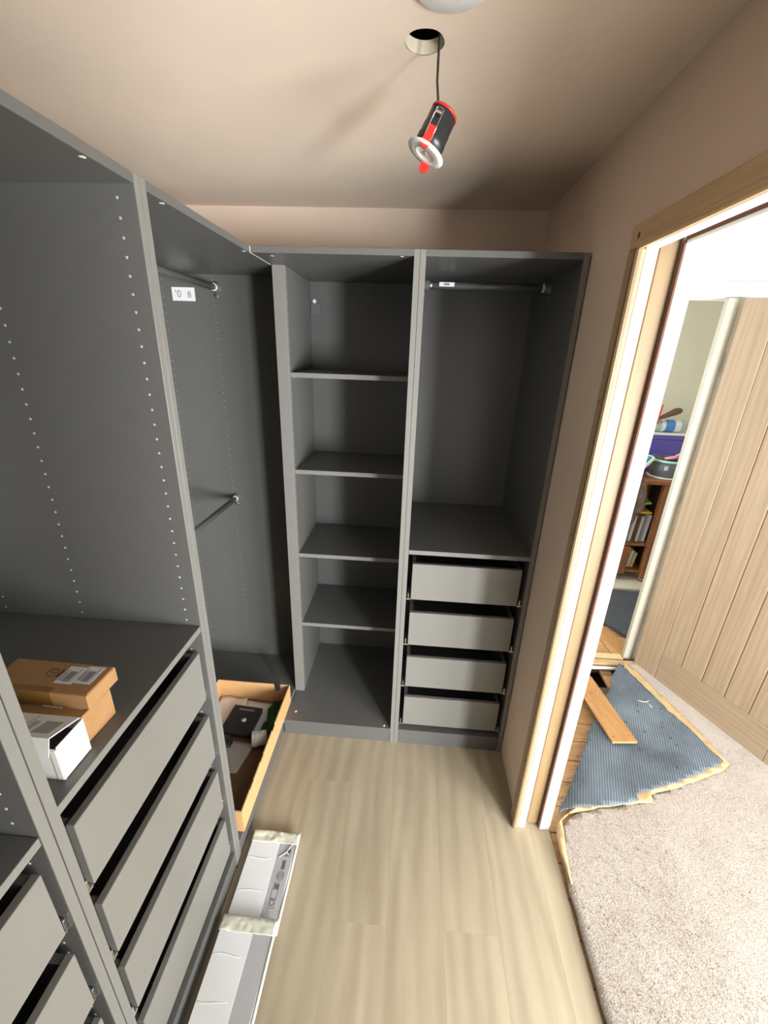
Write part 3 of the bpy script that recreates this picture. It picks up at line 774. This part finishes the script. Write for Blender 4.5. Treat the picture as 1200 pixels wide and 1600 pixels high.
sheet('paper_sheet', [(-0.240, -0.12), (-0.075, -0.10), (-0.075, 0.080), (-0.245, 0.092)], ZI+0.001, M_PAPER, 'white instruction sheet under the black box in the tray', 'paper', 0.002)
sheet('card_sheet', [(-0.270, -0.300), (-0.110, -0.285), (-0.085, -0.145), (-0.260, -0.130)], ZI+0.001, mat('beige_card', (0.50, 0.46, 0.41, 1), 0.6), 'plain beige card lying across the middle of the tray', 'card', 0.002)
bb = tag(empty('black_box', (-0.178, -0.045, ZI+0.006), R(-4)), 'flat black box with a small white mark, on the papers in the tray', 'box', GT)
box('box_body', M_BLACKPL, bb, -0.068, 0.068, -0.078, 0.072, 0, 0.022, 0.002)
box('box_lid', M_BLACKPL, bb, -0.070, 0.070, -0.080, 0.074, 0.020, 0.026, 0.0015)
MB().lathe([(0.0, 0.0264), (0.011, 0.0264), (0.011, 0.0268), (0.0, 0.0268)], (0.012, -0.005, 0), seg=18, close=False).build('white_mark', M_PAPER, bb)
box('printed_line', M_GREYINK, bb, -0.036, 0.036, 0.047, 0.056, 0.0261, 0.0264)
# green cloth with folds
def cloth(name, cx, cy, rx, ry, z, m, label, cat, group):
    bm = bmesh.new(); n = 16; gr = []
    for i in range(n+1):
        row = []
        for j in range(n+1):
            u, v = i/n*2-1, j/n*2-1
            h = 0.018*noise.noise(Vector((u*2.2, v*2.2, 1.3))) + 0.018
            row.append(bm.verts.new((cx+u*rx*(1+0.12*math.sin(v*5)), cy+v*ry*(1+0.10*math.cos(u*4)), z+max(0.001, h))))
        gr.append(row)
    for i in range(n):
        for j in range(n):
            f = bm.faces.new((gr[i][j], gr[i+1][j], gr[i+1][j+1], gr[i][j+1])); f.smooth = True
    r = bmesh.ops.extrude_face_region(bm, geom=bm.faces[:])
    for e in r['geom']:
        if isinstance(e, bmesh.types.BMVert): e.co.z += 0.002
    mb = MB(); mb.bm.free(); mb.bm = bm
    return tag(mb.build(name, m), label, cat, group)
cloth('folded_cloth', -0.040, -0.005, 0.034, 0.085, ZI+0.001, M_GREEN, 'crumpled dark green cloth in the far right corner of the tray', 'cloth', GT)
cu = tag(empty('pipe_fitting', (-0.092, -0.150, ZI+0.034), 0, rot=(0, R(90), R(18))), 'white ribbed plastic pipe fitting lying on its side in the tray', 'pipe fitting', GT)
MB().lathe([(0.026, 0), (0.032, 0.002), (0.033, 0.006), (0.031, 0.010), (0.033, 0.014), (0.033, 0.020), (0.030, 0.024), (0.030, 0.062), (0.0, 0.064)], seg=36, close=False).build('cap_body', M_WHITEPL, cu)
MB().lathe([(0.0, 0.004), (0.026, 0.003), (0.026, 0.0)], seg=36, close=False).build('cap_face', M_WHITECARD, cu)
pk = tag(empty('round_tin', (-0.222, -0.165, ZI+0.004)), 'round black tin with a shiny rim beside the white cap', 'tin', GT)
MB().lathe([(0.040, 0), (0.042, 0.002), (0.042, 0.026), (0.0, 0.028)], seg=40, close=False).build('tin_body', M_BLACKPL, pk)
MB().lathe([(0.0425, 0.006), (0.0445, 0.008), (0.0445, 0.012), (0.0425, 0.014)], seg=40, close=False).build('tin_rim', M_CHROME, pk)

# ================================================================== FLAT PACKS on the floor
def flat_pack(y_far, y_near, z0, label, marks):
    root = tag(empty('flat_pack', (0.108, (y_far+y_near)/2, z0), 0), label, 'package', 'plastic wrapped flat packs on the vinyl floor')
    L_ = y_far-y_near; hl = L_/2; hw = 0.083
    MB().box(-hw, hw, -hl+0.012, hl-0.012, 0, 0.022, 0.004).build('pack_body', M_GREYWRAP, root)
    # white card insert seen through the film, left two thirds
    ins = MB().box(-hw+0.002, 0.022, -hl+0.02, hl-0.045, 0.0222, 0.0232, 0.0003).build('card_insert', M_PAPER, root)
    # creases in the film
    cr = MB()
    yy = hl-0.10
    rr = random.Random(3)
    while yy > -hl+0.05:
        cr.tube([Vector((-hw+0.004+t*0.085, yy+0.0025*math.sin(t*5+yy*30), 0.0229+0.0012*math.sin(t*math.pi))) for t in [i/8 for i in range(9)]], 0.0008, 6)
        yy -= 0.085+rr.random()*0.05
    cr.build('film_creases', M_EDGEWRAP, root)['kind'] = 'stuff'
    # wrinkled end of the bag
    bm = bmesh.new(); nx, ny = 28, 12; gr = []
    for i in range(nx+1):
        row = []
        for j in range(ny+1):
            u = i/nx; v = j/ny
            x = -hw-0.002 + u*(2*hw+0.006); y = hl-0.048 + v*0.048
            z = 0.0238 + 0.006*noise.noise(Vector((u*5, v*1.5+y_far*9, 0.4))) + 0.003*noise.noise(Vector((u*13, v*4, 2.2)))
            if v > 0.75: z = z*(1-(v-0.75)*3.2) + 0.004
            z = max(z, 0.0232 if v < 0.75 else 0.002)
            row.append(bm.verts.new((x, y, z)))
        gr.append(row)
    for i in range(nx):
        for j in range(ny):
            f = bm.faces.new((gr[i][j], gr[i+1][j], gr[i+1][j+1], gr[i][j+1])); f.smooth = True
    r = bmesh.ops.extrude_face_region(bm, geom=bm.faces[:])
    for e in r['geom']:
        if isinstance(e, bmesh.types.BMVert): e.co.z += 0.0008
    mb = MB(); mb.bm.free(); mb.bm = bm
    mb.build('bag_end', M_PLASTICWRAP, root)
    MB().tube([Vector((hw+0.003, -hl+0.004+t*(L_-0.010), 0.018+0.002*math.sin(t*9))) for t in [i/16 for i in range(17)]], 0.0045, 8).build('bag_seam', M_EDGEWRAP, root)
    if marks:
        def fr(x0, x1, y0, y1):
            t = 0.0012; m_ = MB(); z_ = 0.0224
            m_.box(x0, x1, y0, y0+t, z_, z_+0.0003).box(x0, x1, y1-t, y1, z_, z_+0.0003).box(x0, x0+t, y0, y1, z_, z_+0.0003).box(x1-t, x1, y0, y1, z_, z_+0.0003)
            return m_
        ps = fr(0.040, 0.060, hl-0.238, hl-0.186).build('printed_frame', M_GREYINK, root)
        fr(0.042, 0.060, hl-0.186, hl-0.168).build('printed_frame', M_GREYINK, root)
        fr(0.050, 0.062, hl-0.128, hl-0.100).build('printed_frame', M_GREYINK, root)
        fr(0.048, 0.070, hl-0.088, hl-0.052).build('printed_frame', M_GREYINK, root)
        def tm(x, y): return Matrix.Translation((x, y, 0.0226)) @ Matrix.Rotation(R(90), 4, 'Z')
        text_mesh('CE', 0.020, M_INK, root, tm(0.050, hl-0.221))
        pr = MB()
        for k in range(4): pr.box(0.045+k*0.004, 0.0468+k*0.004, hl-0.184, hl-0.171-0.002*(k % 2), 0.0224, 0.0228)
        for k in range(2): pr.box(0.053+k*0.004, 0.0548+k*0.004, hl-0.126, hl-0.102, 0.0224, 0.0228)
        pr.prism([(0.052, hl-0.070), (0.068, hl-0.063), (0.068, hl-0.077)], 0.0224, 0.0228)
        pr.lathe([(0.0, 0.0004), (0.003, 0.0004), (0.003, 0)], (0.058, hl-0.084, 0.0224), seg=12)
        pr.build('printed_marks', M_INK, root)['kind'] = 'stuff'
        ring = MB().tube([Vector((0.056+0.012*math.cos(2*math.pi*k/24), hl-0.148+0.014*math.sin(2*math.pi*k/24), 0.0228)) for k in range(25)], 0.0005, 5)
        for k in range(4): ring.box(0.046+k*0.005, 0.0475+k*0.005, hl-0.158+k*0.002, hl-0.140+k*0.002, 0.0224, 0.0228)
        ring.build('printed_emblem', M_GREYINK, root)['kind'] = 'stuff'
        ar_ = MB().tube([(0.072, hl-0.040, 0.0236), (0.055, hl-0.075, 0.0240), (0.032, hl-0.092, 0.0236)], 0.0012, 6)
        ar_.build('film_fold', M_EDGEWRAP, root)
    return root
flat_pack(-0.437, -0.742, 0.0005, 'plastic wrapped flat pack with printed CE marks, nearest the corner', True)
flat_pack(-0.706, -1.32, 0.0275, 'plastic wrapped flat pack at the bottom edge, overlapping the printed one', False)

# ================================================================== LANDING CARPET
def smooth_poly(pts, it=2):
    for _ in range(it):
        q = []
        for i in range(len(pts)):
            a, b = pts[i], pts[(i+1) % len(pts)]
            q += [(a[0]*0.75+b[0]*0.25, a[1]*0.75+b[1]*0.25), (a[0]*0.25+b[0]*0.75, a[1]*0.25+b[1]*0.75)]
        pts = q
    return pts
def inside(p, poly):
    x, y = p; c = False; j = len(poly)-1
    for i in range(len(poly)):
        if (poly[i][1] > y) != (poly[j][1] > y) and x < (poly[j][0]-poly[i][0])*(y-poly[i][1])/(poly[j][1]-poly[i][1])+poly[i][0]: c = not c
        j = i
    return c
def slab(poly, zf, thick, cell, jitter=0.0):
    """triangulated sheet inside a polygon with height zf(x,y), given thickness"""
    from mathutils.geometry import delaunay_2d_cdt
    pts = []
    n = len(poly)
    for i in range(n):
        a, b = poly[i], poly[(i+1) % n]
        d = math.hypot(b[0]-a[0], b[1]-a[1]); k = max(1, int(d/cell))
        for t in range(k):
            pts.append(Vector((a[0]+(b[0]-a[0])*t/k + jitter*noise.noise(Vector((a[0]*40+t, a[1]*40, 0))), a[1]+(b[1]-a[1])*t/k + jitter*noise.noise(Vector((a[0]*40, a[1]*40+t, 5))))))
    nb = len(pts)
    edges = [(i, (i+1) % nb) for i in range(nb)]
    bp_ = [(p.x, p.y) for p in pts]
    xs = [p[0] for p in bp_]; ys = [p[1] for p in bp_]
    y = min(ys)
    while y < max(ys):
        x = min(xs)
        while x < max(xs):
            if inside((x, y), bp_): pts.append(Vector((x, y)))
            x += cell
        y += cell
    vs, es, fs, *_ = delaunay_2d_cdt(pts, edges, [list(range(nb))], 1, 1e-5)
    bm = bmesh.new()
    V = [bm.verts.new((v.x, v.y, zf(v.x, v.y))) for v in vs]
    for f in fs:
        try:
            ff = bm.faces.new([V[i] for i in f]); ff.smooth = True
        except ValueError: pass
    bm.normal_update()
    if sum(f.normal.z for f in bm.faces) < 0: bmesh.ops.reverse_faces(bm, faces=bm.faces[:])
    r = bmesh.ops.extrude_face_region(bm, geom=bm.faces[:])
    for e in r['geom']:
        if isinstance(e, bmesh.types.BMVert): e.co.z -= thick
    mb = MB(); mb.bm.free(); mb.bm = bm
    return mb

pile = [(1.136, -1.80), (1.143, -0.805), (1.147, -0.667), (1.150, -0.535), (1.162, -0.43), (1.20, -0.335), (1.238, -0.29), (1.316, -0.248), (1.425, -0.225), (1.545, -0.19),
        (1.738, -0.110), (1.882, -0.045), (2.00, 0.01), (2.02, 0.036), (2.020, 0.163), (1.97, 0.391), (1.93, 0.601), (1.90, 0.66), (2.00, 0.70), (4.0, 0.70), (4.0, -3.15), (1.166, -3.15), (1.166, -1.84)]
pile = [(max(x, 1.158), y) if y > -1.8 else (max(x, 1.158), y) for x, y in pile]
def zf_pile(x, y):
    e = max(0.0, 1 - math.hypot(x-1.17, y+0.33)/0.20)
    return 0.0155 + 0.006*e*e + 0.0015*noise.noise(Vector((x*60, y*60, 0))) + 0.003*noise.noise(Vector((x*5, y*5, 3)))
carpet = struct(slab(pile, zf_pile, 0.010, 0.028, 0.004).build('carpet_landing', M_CARPET)); carpet.name = 'landing_carpet'
del carpet['kind']
tag(carpet, 'pale beige pile carpet covering the landing outside the doorway', 'carpet')
# carpet tufts along the visible near region: short fibres as one stuff part
tf = bmesh.new()
rt = random.Random(5)
pp = [(x, y) for x, y in pile]
cnt = 0
while cnt < 26000:
    x = rt.uniform(1.16, 2.2); y = rt.uniform(-1.05, 0.1)
    if x > 1.6 and rt.random() < 0.45: continue
    if not inside((x, y), pp): cnt += 0; continue
    z = zf_pile(x, y); a = rt.uniform(0, 6.28); dx, dy = 0.0016*math.cos(a), 0.0016*math.sin(a)
    tx, ty = rt.uniform(-0.003, 0.003), rt.uniform(-0.003, 0.003)
    v = [tf.verts.new((x-dx, y-dy, z-0.001)), tf.verts.new((x+dx, y+dy, z-0.001)), tf.verts.new((x+tx, y+ty, z+rt.uniform(0.0015, 0.0035)))]
    tf.faces.new(v); cnt += 1
me = bpy.data.meshes.new('carpet_tufts'); tf.to_mesh(me); tf.free(); me.materials.append(M_CARPET)
o = bpy.data.objects.new('carpet_tufts', me); COL.objects.link(o); o.parent = carpet; o['kind'] = 'stuff'

tan = [(1.167, -0.52), (1.158, -0.42), (1.160, -0.370), (1.178, -0.325), (1.222, -0.288), (1.265, -0.268), (1.377, -0.238), (1.545, -0.205), (1.604, -0.196), (1.612, -0.165), (1.713, -0.132), (1.883, -0.068), (2.0, -0.021), (2.05, 0.016),
       (2.044, 0.06), (2.027, 0.163), (1.993, 0.315), (1.946, 0.443), (1.927, 0.579), (1.88, 0.670), (1.85, 0.60), (1.72, 0.36), (1.58, 0.13), (1.44, -0.08), (1.29, -0.235), (1.20, -0.31), (1.180, -0.42), (1.172, -0.52)]
def zf_tan(x, y):
    e = max(0.0, 1 - math.hypot(x-1.17, y+0.33)/0.16)
    return 0.0285 + 0.008*e + 0.002*noise.noise(Vector((x*14, y*14, 1)))
tn = slab(tan, zf_tan, 0.007, 0.03, 0.006).build('underlay', M_TAN)
tag(tn, 'tan underlay edge showing round the turned-back grey carpet', 'underlay')
back = [(1.181, -0.300), (1.215, -0.272), (1.242, -0.262), (1.346, -0.248), (1.47, -0.225), (1.544, -0.207), (1.545, -0.18), (1.568, -0.172), (1.75, -0.105), (1.895, -0.045), (2.02, 0.011), (1.998, 0.074), (1.975, 0.20), (1.939, 0.28),
        (1.913, 0.37), (1.897, 0.43), (1.862, 0.561), (1.840, 0.650), (1.772, 0.561), (1.70, 0.44), (1.667, 0.394), (1.603, 0.321), (1.54, 0.22), (1.496, 0.167), (1.422, 0.051), (1.355, -0.053), (1.271, -0.179), (1.207, -0.259)]
def zf_back(x, y):
    h = 0.040 + 0.006*noise.noise(Vector((x*3.2, y*3.2, 7))) + 0.003*noise.noise(Vector((x*11, y*11, 2)))
    # left edge droops to the boards
    d = abs((x-1.207)*(0.650+0.259) - (y+0.259)*(1.84-1.207))/math.hypot(0.909, 0.633)
    return h - 0.012*max(0, 1-d/0.05)
bk = slab(back, zf_back, 0.003, 0.022, 0.010).build('carpet_backing', M_WEAVE)
tag(bk, 'turned-back corner of carpet showing its grey woven backing on the landing', 'carpet')
# frayed threads
fz = MB(); rr = random.Random(11)
edge = [(1.207, -0.259), (1.271, -0.179), (1.355, -0.053), (1.422, 0.051), (1.496, 0.167)]
for _ in range(26):
    i = rr.randrange(4); t = rr.random()
    x = edge[i][0]*(1-t)+edge[i+1][0]*t; y = edge[i][1]*(1-t)+edge[i+1][1]*t; z = zf_back(x, y)
    fz.tube([(x+0.01, y-0.005, z), (x-0.006*rr.random(), y+0.004, z+0.004*rr.random()), (x-0.022*rr.random()-0.004, y+0.012*rr.random(), z-0.004)], 0.0011, 4)
f_ = fz.build('frayed_threads', M_UNDERGREY, bk); f_['kind'] = 'stuff'
db = MB()
for _ in range(26):
    x, y = rr.uniform(1.45, 1.9), rr.uniform(-0.05, 0.35)
    if inside((x, y), back):
        s = rr.uniform(0.0012, 0.004); z = zf_back(x, y)+0.001
        db.box(x-s, x+s, y-s*0.7, y+s*0.6, z, z+s)
d_ = db.build('debris', M_DARKWOOD, bk); d_['kind'] = 'stuff'
st = MB().tube([(1.86, 0.35, 0.042), (1.83, 0.335, 0.046), (1.80, 0.345, 0.044)], 0.0016, 5).tube([(1.84, 0.337, 0.045), (1.85, 0.30, 0.047)], 0.0013, 5)
tag(st.build('carpet_strand', M_WHITECARD), 'loose pale carpet strand lying on the grey backing near the oak door', 'strand')

# loose plank resting over the backing
lpk = tag(empty('loose_plank', (1.600, 0.056, 0.053), 0), 'short orange-brown wood plank lying across the grey carpet backing', 'plank')
dirp = Vector((1.560-1.600, 0.47-0.056, 0)); Lp = 0.44
angp = math.atan2(dirp.y, dirp.x)-math.pi/2
lpk.rotation_euler = (R(-2.2), R(0), angp)
MB().box(-0.060, 0.060, 0, Lp, 0, 0.011, 0.0015).build('plank_body', M_PLANK, lpk)
nm = MB()
for x, y in ((-0.04, 0.03), (0.035, 0.035), (-0.042, 0.25), (0.03, 0.33), (-0.01, 0.31)): nm.lathe([(0.0035, 0), (0.003, 0.0006)], (x, y, 0.011), seg=8)
nm.build('nail_marks', M_KNOT, lpk)['kind'] = 'stuff'
p2 = tag(empty('loose_plank', (1.975, 0.80, -0.0055), R(20)), 'orange-brown board laid at an angle in front of the bedroom doorway', 'plank')
MB().prism([(-0.135, -0.03), (-0.02, -0.01), (0.045, 0.16), (0.04, 0.24), (-0.06, 0.27)], 0, 0.0115).build('plank_body', M_PLANK, p2)

# bedroom floor coverings
ul = [(1.9, 1.12), (1.97, 1.04), (2.04, 0.90), (2.60, 0.92), (2.62, 1.545), (2.15, 1.55), (1.80, 1.55), (1.70, 1.35)]
def zf_ul(x, y): return 0.010 + 0.010*max(0, noise.noise(Vector((x*4, y*4, 9)))) + 0.008*math.exp(-((y-1.33-0.35*(x-2.1))/0.012)**2)
ug = slab(ul, zf_ul, 0.004, 0.02, 0.006).build('grey_underlay', M_UNDERGREY)
tag(ug, 'dark grey creased underlay on the floor just inside the bedroom', 'underlay')
fz = MB()
for _ in range(40):
    t = rr.random(); x = 1.9+0.13*t; y = 1.12-0.2*t
    fz.tube([(x+0.012, y+0.012, 0.014), (x, y, 0.016), (x-0.02*rr.random(), y-0.02*rr.random(), 0.006)], 0.0012, 4)
f_ = fz.build('frayed_threads', M_UNDERGREY, ug); f_['kind'] = 'stuff'
cc = MB().box(1.6, 2.80, 1.56, 2.14, -0.004, 0.030, 0.008).build('bedroom_carpet', mat('cream_carpet', (0.66, 0.62, 0.48, 1), 0.95, var=0.12, nscale=60, bump=0.4))
tag(cc, 'cream carpet with a thick cut edge under the brown bookcase', 'carpet')

# ================================================================== BOOKCASE and the things on it
bc = tag(empty('bookcase', (0, 0, 0.0305)), 'brown wooden bookcase with turned feet seen through the bedroom doorway', 'bookcase')
ZB = 0.86
box('top_board', M_BROWNWOOD, bc, 2.13, 2.66, 1.66, 2.06, ZB-0.035, ZB, 0.006)
for x0, x1, y0 in ((2.445, 2.525, 1.675), (2.15, 2.185, 1.675), (2.445, 2.525, 1.93), (2.15, 2.185, 1.93)):
    box('post', M_BROWNWOOD, bc, x0, x1, y0, y0+0.05, 0.03, ZB-0.035, 0.004)
for x in (2.485, 2.17):
    MB().lathe([(0.018, 0), (0.036, 0.004), (0.042, 0.014), (0.034, 0.026), (0.03, 0.03)], (x, 1.70, 0), seg=20).build('foot', M_BROWNWOOD, bc)
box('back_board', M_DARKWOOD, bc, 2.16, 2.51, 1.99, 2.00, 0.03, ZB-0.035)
box('side_board', M_BROWNWOOD, bc, 2.20, 2.215, 1.69, 1.98, 0.03, ZB-0.035)
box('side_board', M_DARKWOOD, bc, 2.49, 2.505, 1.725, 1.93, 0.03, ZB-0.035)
box('shelf', M_BROWNWOOD, bc, 2.20, 2.49, 1.70, 1.98, 0.305, 0.322, 0.002)
box('shelf', M_BROWNWOOD, bc, 2.20, 2.49, 1.70, 1.98, 0.07, 0.088, 0.002)
box('front_block', M_BROWNWOOD, bc, 2.19, 2.318, 1.68, 1.72, 0.06, 0.300, 0.004)
zf0 = 0.0305
GB = 'books and toys in the brown bookcase'
def book(x, y, z, w_, d_, h_, m, label, rx=0, ry=0, rz=0, pages=True):
    r_ = tag(empty('book', (x, y, z), 0, rot=(rx, ry, rz)), label, 'book', GB)
    box('cover', m, r_, 0, 0.0015, 0, d_, 0, h_); box('cover', m, r_, w_-0.0015, w_, 0, d_, 0, h_); box('spine', m, r_, 0, w_, -0.0015, 0, 0, h_)
    box('pages', M_PAPER, r_, 0.0016, w_-0.0016, 0.001, d_-0.003, 0.003, h_-0.003)
    return r_
zsh = zf0+0.3225
cols = [M_WHITECARD, M_DARKWOOD, M_WHITECARD, mat('grey_cover', (0.35, 0.35, 0.36, 1), 0.5), M_WHITECARD, M_BROWNLEATHER, M_WHITECARD, MATS['grey_cover'], M_PAPER]
names_ = ['white', 'dark brown', 'white', 'grey', 'white', 'brown', 'white', 'grey', 'off-white']
ords = ['first', 'second', 'third', 'fourth', 'fifth', 'sixth', 'seventh', 'eighth', 'ninth']
x = 2.222
for i in range(9):
    wdt = 0.014+0.006*((i*7) % 3)
    book(x, 1.755+0.004*(i % 3), zsh+0.001, wdt, 0.15, 0.215+0.012*((i*5) % 3), cols[i], '%s upright book, %s from the left on the lower shelf of the bookcase' % (names_[i], ords[i]), ry=R(2.5))
    x += wdt+0.006
book(2.235, 1.735, zsh+0.262, 0.014, 0.19, 0.20, M_YELLOW, 'yellow paperback lying flat on top of the upright books', ry=R(90)).rotation_euler = (0, R(90), 0)
# upper compartment: toys
book(2.250, 1.80, zsh+0.290, 0.014, 0.12, 0.19, M_LIME, 'lime green book leaning above the yellow paperback', rx=R(0)).rotation_euler = (R(4), R(78), R(-4))
book(2.245, 1.83, zsh+0.325, 0.012, 0.12, 0.18, mat('lilac_cover', (0.30, 0.33, 0.75, 1), 0.5), 'lilac blue book beneath the lime green one').rotation_euler = (R(4), R(80), R(3))
bpy.context.view_layer.update()
ytb = tag(empty('yellow_box', (2.235, 1.87, zsh+0.355)), 'dull yellow toy box under the bookcase top', 'box', GB)
box('box_body', mat('mustard_card', (0.50, 0.29, 0.03, 1), 0.6), ytb, 0, 0.20, 0, 0.10, 0, 0.10, 0.002)
box('box_shelf_stack', M_DARKWOOD, ytb, 0.02, 0.05, -0.0015, -0.0003, 0.03, 0.07)
x = 2.325
for i, (m_, nm_) in enumerate(((M_YELLOW, 'deep yellow'), (M_WHITECARD, 'plain white'), (mat('pale_yellow_cover', (0.75, 0.62, 0.25, 1), 0.5), 'pale yellow'))):
    book(x+i*0.03, 1.75, zf0+0.094, 0.022, 0.15, 0.17-0.02*i, m_, '%s book leaning on the bottom shelf of the brown bookcase' % nm_, ry=R(6))

ZTOP = zf0+ZB+0.0005
tub = tag(empty('storage_tub', (2.485, 1.80, ZTOP)), 'grey oval tub with a mint rim on top of the bookcase', 'tub')
tb = MB().lathe([(0.0, 0.012), (0.100, 0.012), (0.112, 0.018), (0.122, 0.13), (0.117, 0.13), (0.108, 0.022), (0.0, 0.020)], seg=40, close=False).build('tub_body', M_GREYTUB, tub)
MB().lathe([(0.119, 0.126), (0.128, 0.126), (0.130, 0.134), (0.126, 0.142), (0.118, 0.142)], seg=40, close=False).build('tub_rim', M_MINT, tub)
MB().lathe([(0.0, 0), (0.112, 0), (0.118, 0.006), (0.108, 0.012), (0.0, 0.0115)], seg=40, close=False).build('tub_foot', M_WHITEPL, tub)
box('tub_label', M_PAPER, tub, -0.078, -0.055, -0.1195, -0.1125, 0.075, 0.105)
pt = MB().tube([(2.42, 1.74, ZTOP+0.150), (2.47, 1.72, ZTOP+0.165), (2.53, 1.73, ZTOP+0.175), (2.56, 1.74, ZTOP+0.200)], [0.010, 0.014, 0.012, 0.008], 8)
pt.tube([(2.47, 1.72, ZTOP+0.165), (2.50, 1.70, ZTOP+0.20), (2.52, 1.70, ZTOP+0.21)], [0.009, 0.008, 0.004], 8)
tag(pt.build('pink_toy', M_PINK), 'pink plastic toy sticking out of the mint-rimmed tub', 'toy')
dk = MB().box(2.40, 2.56, 1.76, 1.86, ZTOP+0.03, ZTOP+0.150, 0.01); tag(dk.build('dark_toy', M_BROWNLEATHER), 'dark brown toy filling the mint-rimmed tub', 'toy')
pb = tag(empty('purple_crate', (2.365, 1.945, ZTOP)), 'purple plastic crate with a white lid behind the grey tub', 'crate')
box('crate_body', M_PURPLE, pb, 0.0, 0.30, 0.0, 0.10, 0.0, 0.290, 0.006); box('crate_rim', M_PURPLE, pb, -0.006, 0.306, -0.006, 0.106, 0.255, 0.290, 0.004)
box('crate_lid', M_WHITEPL, pb, -0.012, 0.312, -0.012, 0.112, 0.2905, 0.309, 0.004)
bt = tag(empty('bottle', (2.385, 1.99, ZTOP+0.3095+0.048), 0, rot=(0, R(90), 0)), 'clear bottle with a blue label lying on the white crate lid', 'bottle')
MB().lathe([(0.0, 0.0), (0.030, 0.0), (0.044, 0.012), (0.047, 0.03), (0.047, 0.22), (0.040, 0.25), (0.018, 0.27), (0.018, 0.29), (0.0, 0.29)], seg=32, close=False).build('bottle_body', M_CLEAR, bt)
MB().lathe([(0.0476, 0.07), (0.0476, 0.10)], seg=32, close=False).build('paper_label', M_PAPER, bt)
MB().lathe([(0.0478, 0.10), (0.0478, 0.17)], seg=32, close=False).build('blue_label', M_BLUE, bt)
MB().lathe([(0.0476, 0.17), (0.0476, 0.215)], seg=32, close=False).build('paper_label', M_PAPER, bt)
sh_ = tag(empty('curved_handle', (2.43, 1.95, ZTOP+0.418), 0, rot=(R(0), R(-20), 0)), 'brown rounded handle pointing up to the right above the bottle', 'handle')
MB().tube([(-0.06, 0, 0), (0.0, 0, 0.003), (0.06, 0, 0.010), (0.11, 0, 0.016), (0.145, 0, 0.014), (0.160, 0, 0.012)], [0.010, 0.013, 0.020, 0.027, 0.022, 0.006], 14).build('handle_body', M_BROWNLEATHER, sh_)
rd = MB().tube([(2.405, 1.945, ZTOP+0.375), (2.410, 1.945, ZTOP+0.45), (2.420, 1.945, ZTOP+0.52)], [0.010, 0.012, 0.006], 8)
tag(rd.build('red_toy', mat('red_toy_plastic', (0.70, 0.12, 0.09, 1), 0.4)), 'thin red plastic piece left of the brown handle', 'toy')
for i, (m_, nm_, off) in enumerate(((M_TEAL, 'teal', 0.0), (M_WHITEPL, 'white', 0.035))):
    r_ = tag(empty('tray', (2.215+off*0.6, 1.72-off*0.4, ZTOP+0.02), 0, rot=(0, R(-52), 0)), '%s plastic tray leaning at the left end of the bookcase top' % nm_, 'tray')
    box('tray_base', m_, r_, 0.0, 0.17, 0.0, 0.14, 0.0, 0.008, 0.002)
    MB().box(0.0, 0.17, 0.0, 0.008, 0.008, 0.022, 0.002).box(0.162, 0.17, 0.008, 0.14, 0.008, 0.022, 0.002).build('tray_lip', m_, r_)
# crumpled smoky bag hanging over the left edge
bm = bmesh.new(); bmesh.ops.create_icosphere(bm, subdivisions=4, radius=1)
for v in bm.verts:
    n_ = noise.noise(v.co*2.2)*0.35 + noise.noise(v.co*6)*0.15
    v.co = Vector((2.20 + v.co.x*0.075*(1+n_), 1.60 + v.co.y*0.045*(1+n_), 0.74 + v.co.z*0.185*(1+n_*0.5)))
for f in bm.faces: f.smooth = False
mb = MB(); mb.bm.free(); mb.bm = bm
tag(mb.build('plastic_bag', M_BAG), 'crumpled smoky plastic bag hanging down the left side of the bookcase', 'bag')
